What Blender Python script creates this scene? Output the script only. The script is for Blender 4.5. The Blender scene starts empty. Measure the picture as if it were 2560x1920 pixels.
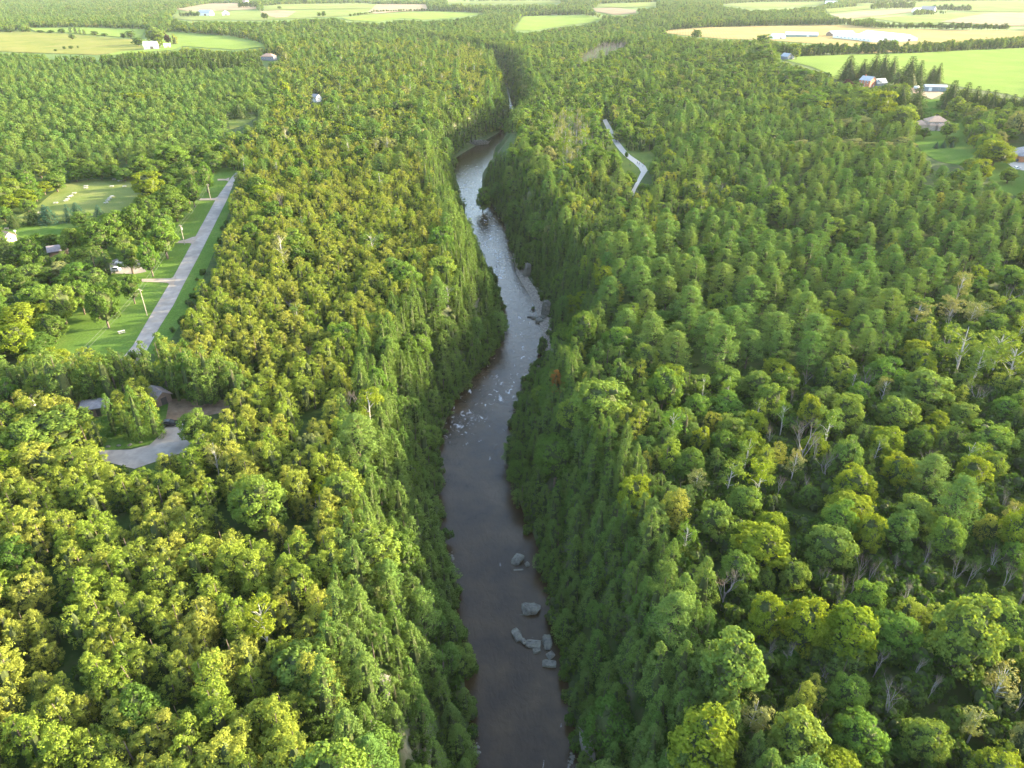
import bpy, bmesh, math, random
import numpy as np
from mathutils import Vector, Matrix
from mathutils.geometry import delaunay_2d_cdt

RNG = np.random.default_rng(7)
random.seed(7)
SC = bpy.context.scene
COL = SC.collection
rad = math.radians

# ------------------------------------------------------------------ camera
F, CX, CY = 1775.0, 1280.0, 960.0          # focal length and centre in the photo's pixels
CAM_Z, PITCH = 104.0, rad(30)
CT, ST = math.cos(PITCH), math.sin(PITCH)
cam = bpy.data.cameras.new('camera')
cam.sensor_width = 36.0
cam.lens = 36.0 * F / 2560.0
cam.clip_start, cam.clip_end = 1.0, 30000.0
camo = bpy.data.objects.new('camera', cam)
camo.location = (0, 0, CAM_Z)
camo.rotation_euler = (rad(90) - PITCH, 0, 0)
COL.objects.link(camo)
SC.camera = camo

def proj(x, y, z):
    zz = z - CAM_Z
    dep = y * CT - zz * ST
    up = y * ST + zz * CT
    dep = np.where(np.abs(dep) < 1e-3, 1e-3, dep)
    return CX + F * x / dep, CY - F * up / dep, dep

def at_z(px, py, z):
    u, v = (px - CX) / F, (CY - py) / F
    dz = -ST + v * CT
    t = (z - CAM_Z) / dz
    return u * t, (CT + v * ST) * t

# ------------------------------------------------------------------ the gorge and the terrain
RZ = -22.0                                   # water level
S = 2560 / 2212.0
# water edges as seen: (left, right, row)
RIV = [(1032, 1262, 1760), (1026, 1252, 1659), (1014, 1226, 1500), (1006, 1210, 1400), (986, 1194, 1300), (962, 1165, 1200),
       (948, 1118, 1100), (945, 1095, 1020), (952, 1095, 940), (978, 1115, 870), (1030, 1140, 815), (1078, 1178, 760),
       (1092, 1166, 700), (1082, 1144, 640), (1064, 1112, 595), (1046, 1106, 550), (1022, 1094, 500), (1004, 1072, 455),
       (992, 1040, 415), (984, 1040, 375), (984, 1062, 342), (1005, 1092, 315), (1062, 1122, 288), (1094, 1128, 265),
       (1094, 1120, 240), (1091, 1111, 215), (1087, 1106, 195), (1084, 1102, 178), (1072, 1094, 164), (1040, 1066, 152),
       (985, 1012, 138), (920, 948, 122), (850, 880, 106), (770, 800, 92)]
rl, rr_ = [], []
for l, r, y in RIV:
    rl.append(at_z(l * S, y * S, RZ)); rr_.append(at_z(r * S, y * S, RZ))
rl, rr_ = np.array(rl), np.array(rr_)
RC = (rl + rr_) / 2
RW = np.clip(np.abs(rr_[:, 0] - rl[:, 0]) / 2 * np.where(rl[:, 1] > 620, .45, 1.0) + .2, np.where(rl[:, 1] > 620, 2.0, 5.5), 17)
d0 = RC[0] - RC[1]
RC = np.vstack([RC[0] + d0 / np.linalg.norm(d0) * 500, RC[0] + d0 / np.linalg.norm(d0) * 60, RC])
RW = np.concatenate([[11, 11], RW])
def _dens(P, W, step=4.0):
    # smooth resampling of the river's centre line
    out, ow = [], []
    for i in range(len(P) - 1):
        p0, p1, p2, p3 = P[max(i - 1, 0)], P[i], P[i + 1], P[min(i + 2, len(P) - 1)]
        n = max(2, int(np.linalg.norm(p2 - p1) / step))
        for k in range(n):
            t = k / n
            q = p1 + (p2 - p1) * t
            out.append(q); ow.append(W[i] * (1 - t) + W[i + 1] * t)
    out.append(P[-1]); ow.append(W[-1])
    out, ow = np.array(out), np.array(ow)
    for _ in range(4):
        out[1:-1] = (out[:-2] + 2 * out[1:-1] + out[2:]) / 4
    return out, ow
RC, RW = _dens(RC, RW, 8.0)

def river_d(x, y):
    """signed: distance outside the bank (m), + side (+1 right, -1 left)"""
    x = np.atleast_1d(np.asarray(x, float)); y = np.atleast_1d(np.asarray(y, float))
    best = np.full(x.shape, 1e9); side = np.zeros(x.shape); 
    A, B = RC[:-1], RC[1:]
    AB = B - A; L2 = (AB ** 2).sum(1) + 1e-9
    for i0 in range(0, len(x), 20000):
        sl = slice(i0, i0 + 20000)
        px, py = x[sl, None] - A[None, :, 0], y[sl, None] - A[None, :, 1]
        t = np.clip((px * AB[:, 0] + py * AB[:, 1]) / L2, 0, 1)
        dx, dy = px - t * AB[:, 0], py - t * AB[:, 1]
        w = RW[:-1] * (1 - t) + RW[1:] * t
        d = np.hypot(dx, dy) - w
        k = d.argmin(1); ii = np.arange(len(k))
        best[sl] = d[ii, k]
        side[sl] = np.sign(AB[k, 1] * dx[ii, k] - AB[k, 0] * dy[ii, k])
    return best, side

def sstep(a, b, v):
    t = np.clip((v - a) / (b - a), 0, 1)
    return t * t * (3 - 2 * t)

BAR0 = (at_z(1350, 900 * S, RZ)[1], at_z(1350, 850 * S, RZ)[1])
BAR1 = (at_z(1300, 560 * S, RZ)[1], at_z(1300, 500 * S, RZ)[1])
def H(x, y, full=False):
    x = np.atleast_1d(np.asarray(x, float)); y = np.atleast_1d(np.asarray(y, float))
    d, s = river_d(x, y)
    rise = 12 * sstep(70, 420, x) * sstep(150, 500, y)
    far = sstep(700, 1500, y)
    und = far * (3.5 * np.sin(x * .0049 + y * .0021) + 3.0 * np.sin(y * .0062 - x * .0017 + 1.0))
    und = und + .5 * np.sin(x * .05 + 1) * np.sin(y * .043) * sstep(30, 60, d)
    top = rise + und
    flat = np.where(s > 0, 7.0 * sstep(*BAR0, y) * sstep(BAR1[1], BAR1[0], y), 0.0)      # the gravel bars of the right bank
    wall = sstep(flat, 20.0 + flat, d)
    bank = RZ - 1.3 + 1.6 * sstep(-4, 2.5, d)
    z = bank + (top - bank) * wall
    if full:
        return z, d, s
    return z

def ground(px, py, it=14):
    """the point of the terrain under a pixel of the photo"""
    px = np.atleast_1d(np.asarray(px, float)); py = np.atleast_1d(np.asarray(py, float))
    z = np.zeros(px.shape)
    for _ in range(it):
        x, y = at_z(px, py, z)
        z = .5 * z + .5 * H(x, y)
    x, y = at_z(px, py, z)
    return x, y, H(x, y)

def g1(px, py):
    x, y, z = ground(px, py)
    return float(x[0]), float(y[0]), float(z[0])

# ------------------------------------------------------------------ materials
def new_mat(name):
    m = bpy.data.materials.new(name); m.use_nodes = True
    nt = m.node_tree; nt.nodes.clear()
    out = nt.nodes.new('ShaderNodeOutputMaterial')
    return m, nt, out

def ramp(nt, stops, fac):
    r = nt.nodes.new('ShaderNodeValToRGB')
    e = r.color_ramp.elements
    while len(e) < len(stops): e.new(.5)
    for i, (p, c) in enumerate(stops):
        e[i].position = p; e[i].color = (*c, 1)
    nt.links.new(fac, r.inputs[0])
    return r.outputs[0]

def mix(nt, a, b, fac, mode='MIX'):
    n = nt.nodes.new('ShaderNodeMix'); n.data_type = 'RGBA'; n.blend_type = mode
    for sock, v in ((n.inputs[0], fac), (n.inputs[6], a), (n.inputs[7], b)):
        if hasattr(v, 'is_output'): nt.links.new(v, sock)
        elif isinstance(v, (int, float)): sock.default_value = v
        else: sock.default_value = (*v, 1)
    return n.outputs[2]

def noise(nt, scale, detail=4, coord='pos', rough=.6, vec=None, dist=0.0):
    n = nt.nodes.new('ShaderNodeTexNoise')
    n.inputs['Scale'].default_value = scale; n.inputs['Detail'].default_value = detail
    n.inputs['Roughness'].default_value = rough; n.inputs['Distortion'].default_value = dist
    if vec is None:
        if coord == 'pos':
            vec = nt.nodes.new('ShaderNodeNewGeometry').outputs['Position']
        else:
            vec = nt.nodes.new('ShaderNodeTexCoord').outputs['Object']
    nt.links.new(vec, n.inputs['Vector'])
    return n.outputs[0]

def surf(name, stops, scale, rough=.9, coord='pos', bump=0.0, bscale=None, big=None, spec=.3, metal=0.0):
    m, nt, out = new_mat(name)
    p = nt.nodes.new('ShaderNodeBsdfPrincipled')
    p.inputs['Roughness'].default_value = rough; p.inputs['Metallic'].default_value = metal
    p.inputs['Specular IOR Level'].default_value = spec
    c = ramp(nt, stops, noise(nt, scale, 5, coord))
    if big:
        bs, c2, k = big
        c = mix(nt, c, c2, ramp(nt, [(.4, (0, 0, 0)), (.62, (k, k, k))], noise(nt, bs, 4, coord)))
    nt.links.new(c, p.inputs['Base Color'])
    if bump:
        b = nt.nodes.new('ShaderNodeBump'); b.inputs['Strength'].default_value = bump
        nt.links.new(noise(nt, bscale or scale * 2, 5, coord), b.inputs['Height'])
        nt.links.new(b.outputs[0], p.inputs['Normal'])
    nt.links.new(p.outputs[0], out.inputs[0])
    return m

def leaf_mat(name, cols, trans=.35, isl=.26, patch=None):
    """leaves: a hue for each tree, a lighter or darker tone for each leaf clump, light passing through"""
    m, nt, out = new_mat(name)
    oi = nt.nodes.new('ShaderNodeObjectInfo')
    n = len(cols)
    c = ramp(nt, [(i / (n - 1), k) for i, k in enumerate(cols)], oi.outputs['Random'])
    geo = nt.nodes.new('ShaderNodeNewGeometry')
    v = nt.nodes.new('ShaderNodeMapRange')
    v.inputs[3].default_value = 1 - isl; v.inputs[4].default_value = 1 + isl
    nt.links.new(geo.outputs['Random Per Island'], v.inputs[0])
    hs = nt.nodes.new('ShaderNodeHueSaturation')
    nt.links.new(c, hs.inputs['Color']); nt.links.new(v.outputs[0], hs.inputs['Value'])
    col = hs.outputs[0]
    d = nt.nodes.new('ShaderNodeBsdfDiffuse'); t = nt.nodes.new('ShaderNodeBsdfTranslucent')
    nt.links.new(col, d.inputs[0])
    tc = mix(nt, col, (1.25, 1.15, .45), 1.0, 'MULTIPLY')
    nt.links.new(tc, t.inputs[0])
    ms = nt.nodes.new('ShaderNodeMixShader'); ms.inputs[0].default_value = trans
    nt.links.new(d.outputs[0], ms.inputs[1]); nt.links.new(t.outputs[0], ms.inputs[2])
    nt.links.new(ms.outputs[0], out.inputs[0])
    return m

M = {}
M['cedar'] = leaf_mat('cedar_foliage', [(.128, .188, .027), (.165, .207, .032), (.198, .211, .040), (.142, .194, .029)])
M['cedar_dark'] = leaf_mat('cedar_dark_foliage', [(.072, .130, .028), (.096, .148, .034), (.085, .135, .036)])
M['leaf'] = leaf_mat('broadleaf_foliage', [(.082, .158, .028), (.108, .175, .032), (.132, .185, .036), (.085, .152, .036)], .42)
M['leaf_yellow'] = leaf_mat('yellow_broadleaf_foliage', [(.125, .182, .020), (.158, .198, .022)], .45)
M['leaf_deep'] = leaf_mat('deep_green_foliage', [(.056, .108, .020), (.075, .122, .023)], .35)
M['leaf_silver'] = leaf_mat('silver_foliage', [(0.147, 0.170, 0.058), (0.179, 0.185, 0.068)], .3)
M['leaf_purple'] = leaf_mat('purple_foliage', [(0.035, 0.012, 0.018), (0.045, 0.015, 0.020)], .25)
M['leaf_brown'] = leaf_mat('brown_foliage', [(0.137, 0.075, 0.022), (0.168, 0.085, 0.022)], .25)
M['leaf_lemon'] = leaf_mat('lemon_foliage', [(.185, .245, .016), (.20, .255, .018)], .5)
M['pine'] = leaf_mat('pine_needles', [(.076, .148, .036), (.10, .165, .040), (.12, .172, .040)], .3)
M['spruce'] = leaf_mat('spruce_needles', [(0.037, 0.070, 0.020), (0.053, 0.080, 0.022)], .2)
M['spruce_blue'] = leaf_mat('blue_spruce_needles', [(0.035, 0.085, 0.055), (0.045, 0.090, 0.060)], .2)
M['shrub'] = leaf_mat('shrub_foliage', [(.042, .085, .016), (.062, .105, .02), (.075, .115, .026)], .4)
M['twig'] = leaf_mat('bare_twigs', [(.13, .105, .09), (.165, .135, .115)], .1, .25)
M['inner'] = surf('inner_twig_shade', [(.3, (.028, .042, .011)), (.7, (.045, .058, .016))], 3, coord='obj')  # dark twig colour and inner shade painted on the light-blocking crown cores
M['bark'] = surf('bark', [(.3, (.06, .045, .035)), (.7, (.14, .11, .085))], 3, coord='obj')
M['bark_grey'] = surf('grey_bark', [(.3, (.12, .11, .10)), (.7, (.24, .225, .205))], 3, coord='obj')
M['bark_birch'] = surf('white_birch_bark', [(.35, (.24, .22, .20)), (.55, (.42, .40, .37))], 4, coord='obj')
M['floor'] = surf('forest_floor', [(.3, (.018, .030, .008)), (.55, (.035, .055, .013)), (.75, (.06, .055, .026))], .25, bump=.6, bscale=.8)

# ------------------------------------------------------------------ object helpers
def tag(o, label=None, cat=None, group=None, kind=None):
    if label: o['label'] = label
    if cat: o['category'] = cat
    if group: o['group'] = group
    if kind: o['kind'] = kind
    return o

def link(o, parent=None):
    COL.objects.link(o)
    if parent: o.parent = parent
    return o

def empty(name, loc, rz=0.0):
    o = bpy.data.objects.new(name, None); o.location = loc; o.rotation_euler = (0, 0, rz)
    o.empty_display_size = .5
    return link(o)

def np_mesh(name, V, Fc, mats, mi=None, smooth=False):
    """V (n,3), Fc list of arrays with 3 or 4 columns"""
    me = bpy.data.meshes.new(name)
    V = np.asarray(V, np.float32)
    me.vertices.add(len(V)); me.vertices.foreach_set('co', V.ravel())
    loops = np.concatenate([f.ravel() for f in Fc]).astype(np.int32)
    sizes = np.concatenate([np.full(len(f), f.shape[1]) for f in Fc]).astype(np.int32)
    starts = np.concatenate([[0], np.cumsum(sizes)[:-1]]).astype(np.int32)
    me.loops.add(len(loops)); me.loops.foreach_set('vertex_index', loops)
    me.polygons.add(len(sizes)); me.polygons.foreach_set('loop_start', starts)
    for m in mats: me.materials.append(m)
    if mi is not None: me.polygons.foreach_set('material_index', np.asarray(mi, np.int32))
    me.polygons.foreach_set('use_smooth', np.full(len(sizes), smooth, dtype=bool))
    me.update(calc_edges=True)
    return me

class MB:
    """collects boxes, prisms and tubes into one mesh"""
    def __init__(s): s.v, s.f, s.m = [], [], []
    def add(s, V, Fs, m=0):
        o = len(s.v); s.v += [tuple(p) for p in V]
        s.f += [tuple(i + o for i in f) for f in Fs]; s.m += [m] * len(Fs)
        return s
    def box(s, c, d, m=0, rz=0.0):
        x, y, z = d[0] / 2, d[1] / 2, d[2] / 2
        P = [(-x, -y, -z), (x, -y, -z), (x, y, -z), (-x, y, -z), (-x, -y, z), (x, -y, z), (x, y, z), (-x, y, z)]
        ca, sa = math.cos(rz), math.sin(rz)
        P = [(c[0] + a * ca - b * sa, c[1] + a * sa + b * ca, c[2] + e) for a, b, e in P]
        return s.add(P, [(0, 3, 2, 1), (4, 5, 6, 7), (0, 1, 5, 4), (1, 2, 6, 5), (2, 3, 7, 6), (3, 0, 4, 7)], m)
    def tube(s, pts, rs, n=6, m=0):
        rings = []
        V, Fs = [], []
        for i, p in enumerate(pts):
            p = Vector(p)
            a = Vector(pts[max(i - 1, 0)]); b = Vector(pts[min(i + 1, len(pts) - 1)])
            t = (b - a).normalized()
            u = t.cross(Vector((0, 0, 1)))
            if u.length < 1e-3: u = Vector((1, 0, 0))
            u.normalize(); w = t.cross(u)
            for k in range(n):
                an = 2 * math.pi * k / n
                V.append(p + (u * math.cos(an) + w * math.sin(an)) * rs[i])
        for i in range(len(pts) - 1):
            for k in range(n):
                a, b = i * n + k, i * n + (k + 1) % n
                Fs.append((a, b, b + n, a + n))
        Fs.append(tuple(range(n))[::-1]); Fs.append(tuple(range((len(pts) - 1) * n, len(pts) * n)))
        return s.add(V, Fs, m)
    def mesh(s, name, mats, smooth=False):
        me = bpy.data.meshes.new(name); me.from_pydata(s.v, [], s.f)
        for m in mats: me.materials.append(m)
        me.polygons.foreach_set('material_index', s.m)
        if smooth: me.polygons.foreach_set('use_smooth', [True] * len(s.f))
        me.update(); return me
    def build(s, name, mats, parent=None, bevel=0.0, smooth=False):
        if not isinstance(mats, (list, tuple)): mats = [mats]
        o = bpy.data.objects.new(name, s.mesh(name, mats, smooth)); link(o, parent)
        if bevel:
            b = o.modifiers.new('bevel', 'BEVEL'); b.width = bevel; b.segments = 2; b.limit_method = 'ANGLE'
        return o

# ------------------------------------------------------------------ tree shapes
def unit(v): return v / (np.linalg.norm(v, axis=-1, keepdims=True) + 1e-9)

def sprays(rng, C, R, O, n, size, aspect, up=.25, jit=.42, along=None):
    """leaf clumps: n small leaf faces over each spray (centre C, radii R, outward direction O)"""
    k = len(C)
    C = np.repeat(C, n, 0); R = np.repeat(R, n, 0); O = np.repeat(O, n, 0)
    D = unit(rng.normal(size=C.shape))
    D = unit(D + O * .55)
    P = C + R * D * rng.uniform(.55, 1.1, (len(C), 1))
    N = unit(D + .35 * O + jit * rng.normal(size=C.shape) + np.array([0, 0, up]))
    if along is not None:
        A = unit(np.repeat(along, n, 0) + .5 * rng.normal(size=C.shape))
        A = unit(A - N * (A * N).sum(1, keepdims=True))
    else:
        A = unit(np.cross(N, rng.normal(size=C.shape)))
    B = np.cross(N, A)
    L = size * rng.uniform(.7, 1.35, (len(C), 1)); W = L * aspect
    V = np.stack([P - A * L / 2, P + B * W / 2 + N * L * .06, P + A * L / 2, P - B * W / 2 + N * L * .06], 1).reshape(-1, 3)
    Fq = np.arange(len(V)).reshape(-1, 4)
    return V, Fq

def blob(c, r, seg=7, rings=5, rng=None):
    V, Fs = [], []
    for i in range(rings + 1):
        th = math.pi * i / rings
        for k in range(seg):
            a = 2 * math.pi * k / seg
            q = 1 if rng is None else rng.uniform(.85, 1.1)
            V.append((c[0] + r[0] * q * math.sin(th) * math.cos(a), c[1] + r[1] * q * math.sin(th) * math.sin(a), c[2] + r[2] * q * math.cos(th)))
    for i in range(rings):
        for k in range(seg):
            a, b = i * seg + k, i * seg + (k + 1) % seg
            Fs.append((a, a + seg, b + seg, b))
    return np.array(V), np.array(Fs)

def crown_mesh(name, parts, mat):
    V, Fs, mi, o = [], [], [], 0
    for v, f in parts:
        V.append(v); Fs.append(f + o); o += len(v)
        mi.append(np.full(len(f), int(f.min() == 0 and len(np.unique(f)) < f.size)))     # shared corners: the solid core in twig and shade colour; loose faces: leaves
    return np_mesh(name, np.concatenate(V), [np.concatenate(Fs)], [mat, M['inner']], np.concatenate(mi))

def mk_cedar(seed, round_, lod=0):
    rng = np.random.default_rng(seed)
    Ht = 12.5; z0 = .8; Rm = 2.75 if round_ else 2.3
    nl = int(rng.integers(2, 5)) if round_ else 1
    parts = []; sp = 56 if lod == 0 else 17
    for l in range(nl):
        off = np.array([0, 0, 0.]) if nl == 1 else np.array([*rng.normal(0, .95, 2), 0])
        hh = Ht * (1 if l == 0 else rng.uniform(.68, .96)); rm = Rm * (1 if nl == 1 else rng.uniform(.58, .78))
        n = int(sp * (2.9 if not round_ else 1.9 if nl == 1 else (1.2 if nl == 2 else .85)))
        t = rng.uniform(0, 1, n) ** (.75 if round_ else 1.15)
        if round_: prof = np.sqrt(np.clip(1 - t ** 3.0, 0, 1)) * (.62 + .38 * np.sin(np.clip(t * 1.5 + .2, 0, 1.57)))
        else: prof = np.clip(1 - t, 0, 1) ** .72 * (.72 + .28 * np.clip(t * 7, 0, 1)) * 1.1
        th = rng.uniform(0, 6.283, n)
        rj = rm * prof * (rng.uniform(.62, 1.18, n) if round_ else rng.uniform(.78, 1.08, n))
        z = z0 + t * (hh - z0) * .97
        C = np.stack([off[0] + rj * np.cos(th), off[1] + rj * np.sin(th), z], 1)
        O = unit(np.stack([np.cos(th) * (1.1 - t), np.sin(th) * (1.1 - t), .25 + t], 1))
        s = rng.uniform(.42, .72, (n, 1)) * (1 - (.25 if round_ else .55) * t[:, None])
        R = s * np.array([1.1, 1.1, .95])
        if lod == 0: v, f = sprays(rng, C, R, O, 26 if round_ else 20, .30 if round_ else .26, .55, up=.15, along=O + [0, 0, .25])
        else: v, f = sprays(rng, C, R * 1.25, O, 9, .72, .75, up=.2)
        parts.append((v, f))
        tt = np.linspace(0, 1, 7)
        if round_: pr = np.sqrt(np.clip(1 - tt ** 3.0, 0, 1)) * (.62 + .38 * np.sin(np.clip(tt * 1.5 + .2, 0, 1.57)))
        else: pr = np.clip(1 - tt, 0, 1) ** .72 * (.72 + .28 * np.clip(tt * 7, 0, 1))
        sg = 7; V = []
        for i in range(7):
            for k in range(sg):
                a = 6.283 * k / sg; q = rm * pr[i] * .40 * rng.uniform(.9, 1.1)
                V.append((off[0] + q * math.cos(a), off[1] + q * math.sin(a), z0 + tt[i] * (hh - z0) * .86))
        Fs = [(i * sg + k, i * sg + (k + 1) % sg, (i + 1) * sg + (k + 1) % sg, (i + 1) * sg + k) for i in range(6) for k in range(sg)]
        parts.append((np.array(V), np.array(Fs)))
    tr = MB().tube([(0, 0, -1.2), (0, 0, 2.5), (.05, 0, 7), (0, 0, 11)], [.26, .2, .13, .04], 6)
    return parts, tr, Ht, Rm

def mk_broad(seed, lod=0, wide=1.0, sparse=1.0, core=True, bark='bark'):
    rng = np.random.default_rng(seed)
    Ht = 15.0; Rm = 4.3 * wide
    base = 1.3; parts = []
    nl = int(rng.integers(15, 21))
    tr = MB().tube([(0, 0, -1.2), (.05, .02, 2), (.1, 0, 5), (0, .1, 9), (0, 0, 12)], [.36, .3, .24, .15, .05], 7)
    lobes = []
    for i in range(nl):
        g = (i + .5) / nl
        ph = math.acos(1 - 1.72 * g); th = i * 2.39996 + rng.uniform(-.35, .35)
        d = np.array([math.sin(ph) * math.cos(th), math.sin(ph) * math.sin(th), math.cos(ph)])
        e = rng.uniform(.62, 1.0)
        c = np.array([0, 0, base + (Ht - base) * .46]) + d * np.array([Rm * .70, Rm * .70, (Ht - base) * .42]) * e
        r = rng.uniform(1.25, 2.0) * (.8 + .2 * wide)
        lobes.append((c, r, d))
        tr.tube([(0, 0, 3.2 + 5 * (1 - g) * .8), tuple(c * [.5, .5, 1] - [0, 0, r * .8]), tuple(c - [0, 0, r * .2])], [.14, .09, .04], 5)
    ns = int((21 if lod == 0 else 7) * sparse)
    for c, r, d in lobes:
        D = unit(rng.normal(size=(ns, 3)) + d * .8 + [0, 0, .25])
        C = c + D * r * rng.uniform(.7, 1.0, (ns, 1)) * np.array([1, 1, .85])
        R = np.full((ns, 3), 1.) * rng.uniform(.42, .75, (ns, 1))
        if lod == 0: v, f = sprays(rng, C, R, D, 15, .40, .8, up=.35)
        else: v, f = sprays(rng, C, R * 1.3, D, 6, 1.0, .85, up=.35)
        parts.append((v, f))
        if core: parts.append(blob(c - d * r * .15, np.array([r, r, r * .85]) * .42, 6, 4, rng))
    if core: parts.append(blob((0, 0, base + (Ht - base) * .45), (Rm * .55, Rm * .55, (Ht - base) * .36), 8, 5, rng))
    return parts, tr, Ht, Rm

def mk_pine(seed, lod=0):
    rng = np.random.default_rng(seed)
    Ht = 21.0; Rm = 4.6
    tr = MB().tube([(0, 0, -1.2), (0, 0, 7), (.1, 0, 14), (0, 0, 20.4)], [.34, .27, .18, .04], 7)
    C, R, O, A = [], [], [], []
    nw = 13; parts = []
    for w in range(nw):
        t = w / (nw - 1); z = 6.2 + 14.0 * t ** .95
        nb = 6 if t < .8 else 5
        ln0 = (Rm * (1 - t) ** .62 * (.65 + .35 * min(1, t * 4)) + .55)
        a0 = rng.uniform(0, 6.28)
        for b in range(nb):
            if rng.random() < .1: continue
            a = a0 + 6.283 * b / nb + rng.uniform(-.3, .3)
            ln = ln0 * rng.uniform(.65, 1.15); rise = rng.uniform(.12, .4) + .35 * t
            dx, dy = math.cos(a), math.sin(a)
            if lod == 0:
                tr.tube([(0, 0, z), (dx * ln * .6, dy * ln * .6, z + rise * ln * .4), (dx * ln * .95, dy * ln * .95, z + rise * ln)], [.07, .05, .02], 4)
            for k in range(4 if lod == 0 else 2):
                u = (.42 + .58 * (k + .6) / (4 if lod == 0 else 2)) if ln > 1.2 else rng.uniform(.3, 1)
                sdt = rng.uniform(-.28, .28) * ln
                C.append((dx * ln * u - dy * sdt, dy * ln * u + dx * sdt, z + rise * ln * u + .1))
                s = rng.uniform(.7, 1.05)
                R.append((s, s, s * .62)); O.append((dx * .5, dy * .5, .75)); A.append((dx, dy, .7))
    C, R, O, A = map(np.array, (C, R, O, A)); O = unit(O)
    if lod == 0: parts.append(sprays(rng, C, R, O, 17, .55, .34, up=.3, along=A))
    else: parts.append(sprays(rng, C, R * 1.35, O, 6, 1.0, .6, up=.3, along=A))
    parts.append(blob((0, 0, 12.5), (1.15, 1.15, 6.3), 6, 5, rng))
    return parts, tr, Ht, Rm

def mk_spruce(seed, lod=0):
    rng = np.random.default_rng(seed)
    Ht = 15.0; Rm = 3.1
    tr = MB().tube([(0, 0, -.8), (0, 0, 5), (0, 0, 14.7)], [.3, .22, .03], 6)
    C, R, O, A = [], [], [], []
    nw = 19
    for w in range(nw):
        t = w / (nw - 1); z = .9 + 13.6 * t
        ln0 = Rm * (1 - t) ** .9 + .22
        nb = max(5, int(11 * (1 - t) + 4)) if lod == 0 else max(4, int(6 * (1 - t) + 3))
        for b in range(nb):
            a = 6.283 * (b + .5 * (w % 2)) / nb + rng.uniform(-.2, .2)
            ln = ln0 * rng.uniform(.75, 1.12)
            for u in ((.55, .95) if ln > 1 else (.8,)):
                C.append((math.cos(a) * ln * u, math.sin(a) * ln * u, z - .22 * ln * u))
                s = rng.uniform(.36, .55); R.append((s, s, s * .5)); O.append((math.cos(a), math.sin(a), .35)); A.append((math.cos(a), math.sin(a), -.35))
    C, R, O, A = map(np.array, (C, R, O, A)); O = unit(O)
    parts = [sprays(rng, C, R, O, 12 if lod == 0 else 5, .36 if lod == 0 else .8, .5, up=.2, along=A)]
    sg = 8
    V = [(math.cos(6.283 * k / sg) * Rm * .62 * (1 - i / 3), math.sin(6.283 * k / sg) * Rm * .62 * (1 - i / 3), .7 + 12.6 * i / 3) for i in range(4) for k in range(sg)]
    Fs = [(i * sg + k, i * sg + (k + 1) % sg, (i + 1) * sg + (k + 1) % sg, (i + 1) * sg + k) for i in range(3) for k in range(sg)]
    parts.append((np.array(V), np.array(Fs)))
    return parts, tr, Ht, Rm

def mk_birch(seed, lod=0):
    rng = np.random.default_rng(seed)
    Ht = 15.0; Rm = 2.7
    tr = MB().tube([(0, 0, -1.2), (.1, 0, 4), (.2, .1, 9), (.3, .1, 14)], [.2, .17, .12, .03], 6)
    C, R, O = [], [], []
    for i in range(17):
        z = rng.uniform(6.2, 14); a = rng.uniform(0, 6.28)
        ln = Rm * math.sqrt(max(.1, 1 - ((z - 9.8) / 5.2) ** 2)) * rng.uniform(.45, 1)
        p = np.array([.2 + math.cos(a) * ln, .1 + math.sin(a) * ln, z])
        tr.tube([(.15, .05, z - 2.2), tuple(p * [.55, .55, 1] - [0, 0, .7]), tuple(p)], [.06, .045, .02], 4)
        for k in range(9 if lod == 0 else 4):
            C.append(p + rng.normal(0, .55, 3)); R.append([.5, .5, .55]); O.append([math.cos(a), math.sin(a), .6])
    C, R, O = np.array(C), np.array(R), unit(np.array(O))
    parts = [sprays(rng, C, R, O, 11 if lod == 0 else 5, .32 if lod == 0 else .7, .75, up=.3)]
    return parts, tr, Ht, Rm

def mk_bare(seed, lod=0):
    """a leafless tree: forked limbs and fine twigs"""
    rng = random.Random(seed)
    tr = MB(); tw = MB()
    def grow(p, d, ln, r, lv):
        q = p + d * ln
        mid = p + d * ln * .5 + Vector((rng.uniform(-1, 1), rng.uniform(-1, 1), rng.uniform(-.3, .3))) * ln * .06
        (tr if lv < 3 else tw).tube([p, mid, q], [r, r * .8, r * .58], 5 if lv < 2 else 4)
        if lv >= 4: return
        n = (3, 3, 3, 3)[lv] if lv else 4
        for i in range(n):
            e = Vector((rng.uniform(-1, 1), rng.uniform(-1, 1), rng.uniform(-.25, .9)))
            nd = (d * 1.05 + e * (.62 if lv else .5)).normalized()
            st = p + d * ln * rng.uniform(.55, 1.0)
            grow(st, nd, ln * rng.uniform(.5, .74), r * .5, lv + 1)
    grow(Vector((0, 0, -1.0)), Vector((rng.uniform(-.06, .06), rng.uniform(-.06, .06), 1)).normalized(), 6.5, .2, 0)
    return tw, tr, 14.0, 3.0

def mk_shrub(seed, lod=0):
    rng = np.random.default_rng(seed)
    parts = []
    for i in range(5):
        a = rng.uniform(0, 6.28); c = np.array([math.cos(a) * rng.uniform(.2, 1.1), math.sin(a) * rng.uniform(.2, 1.1), rng.uniform(.5, 1.6)])
        r = rng.uniform(.6, 1.0); n = 9
        D = unit(rng.normal(size=(n, 3)) + [0, 0, .5])
        parts.append(sprays(rng, c + D * r * .8, np.full((n, 3), .38), D, 9, .36, .75, up=.35))
        parts.append(blob(c, (r * .75,) * 3, 6, 4, rng))
    return parts, MB().tube([(0, 0, -.6), (0, 0, 1)], [.06, .03], 4), 2.4, 1.7

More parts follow.
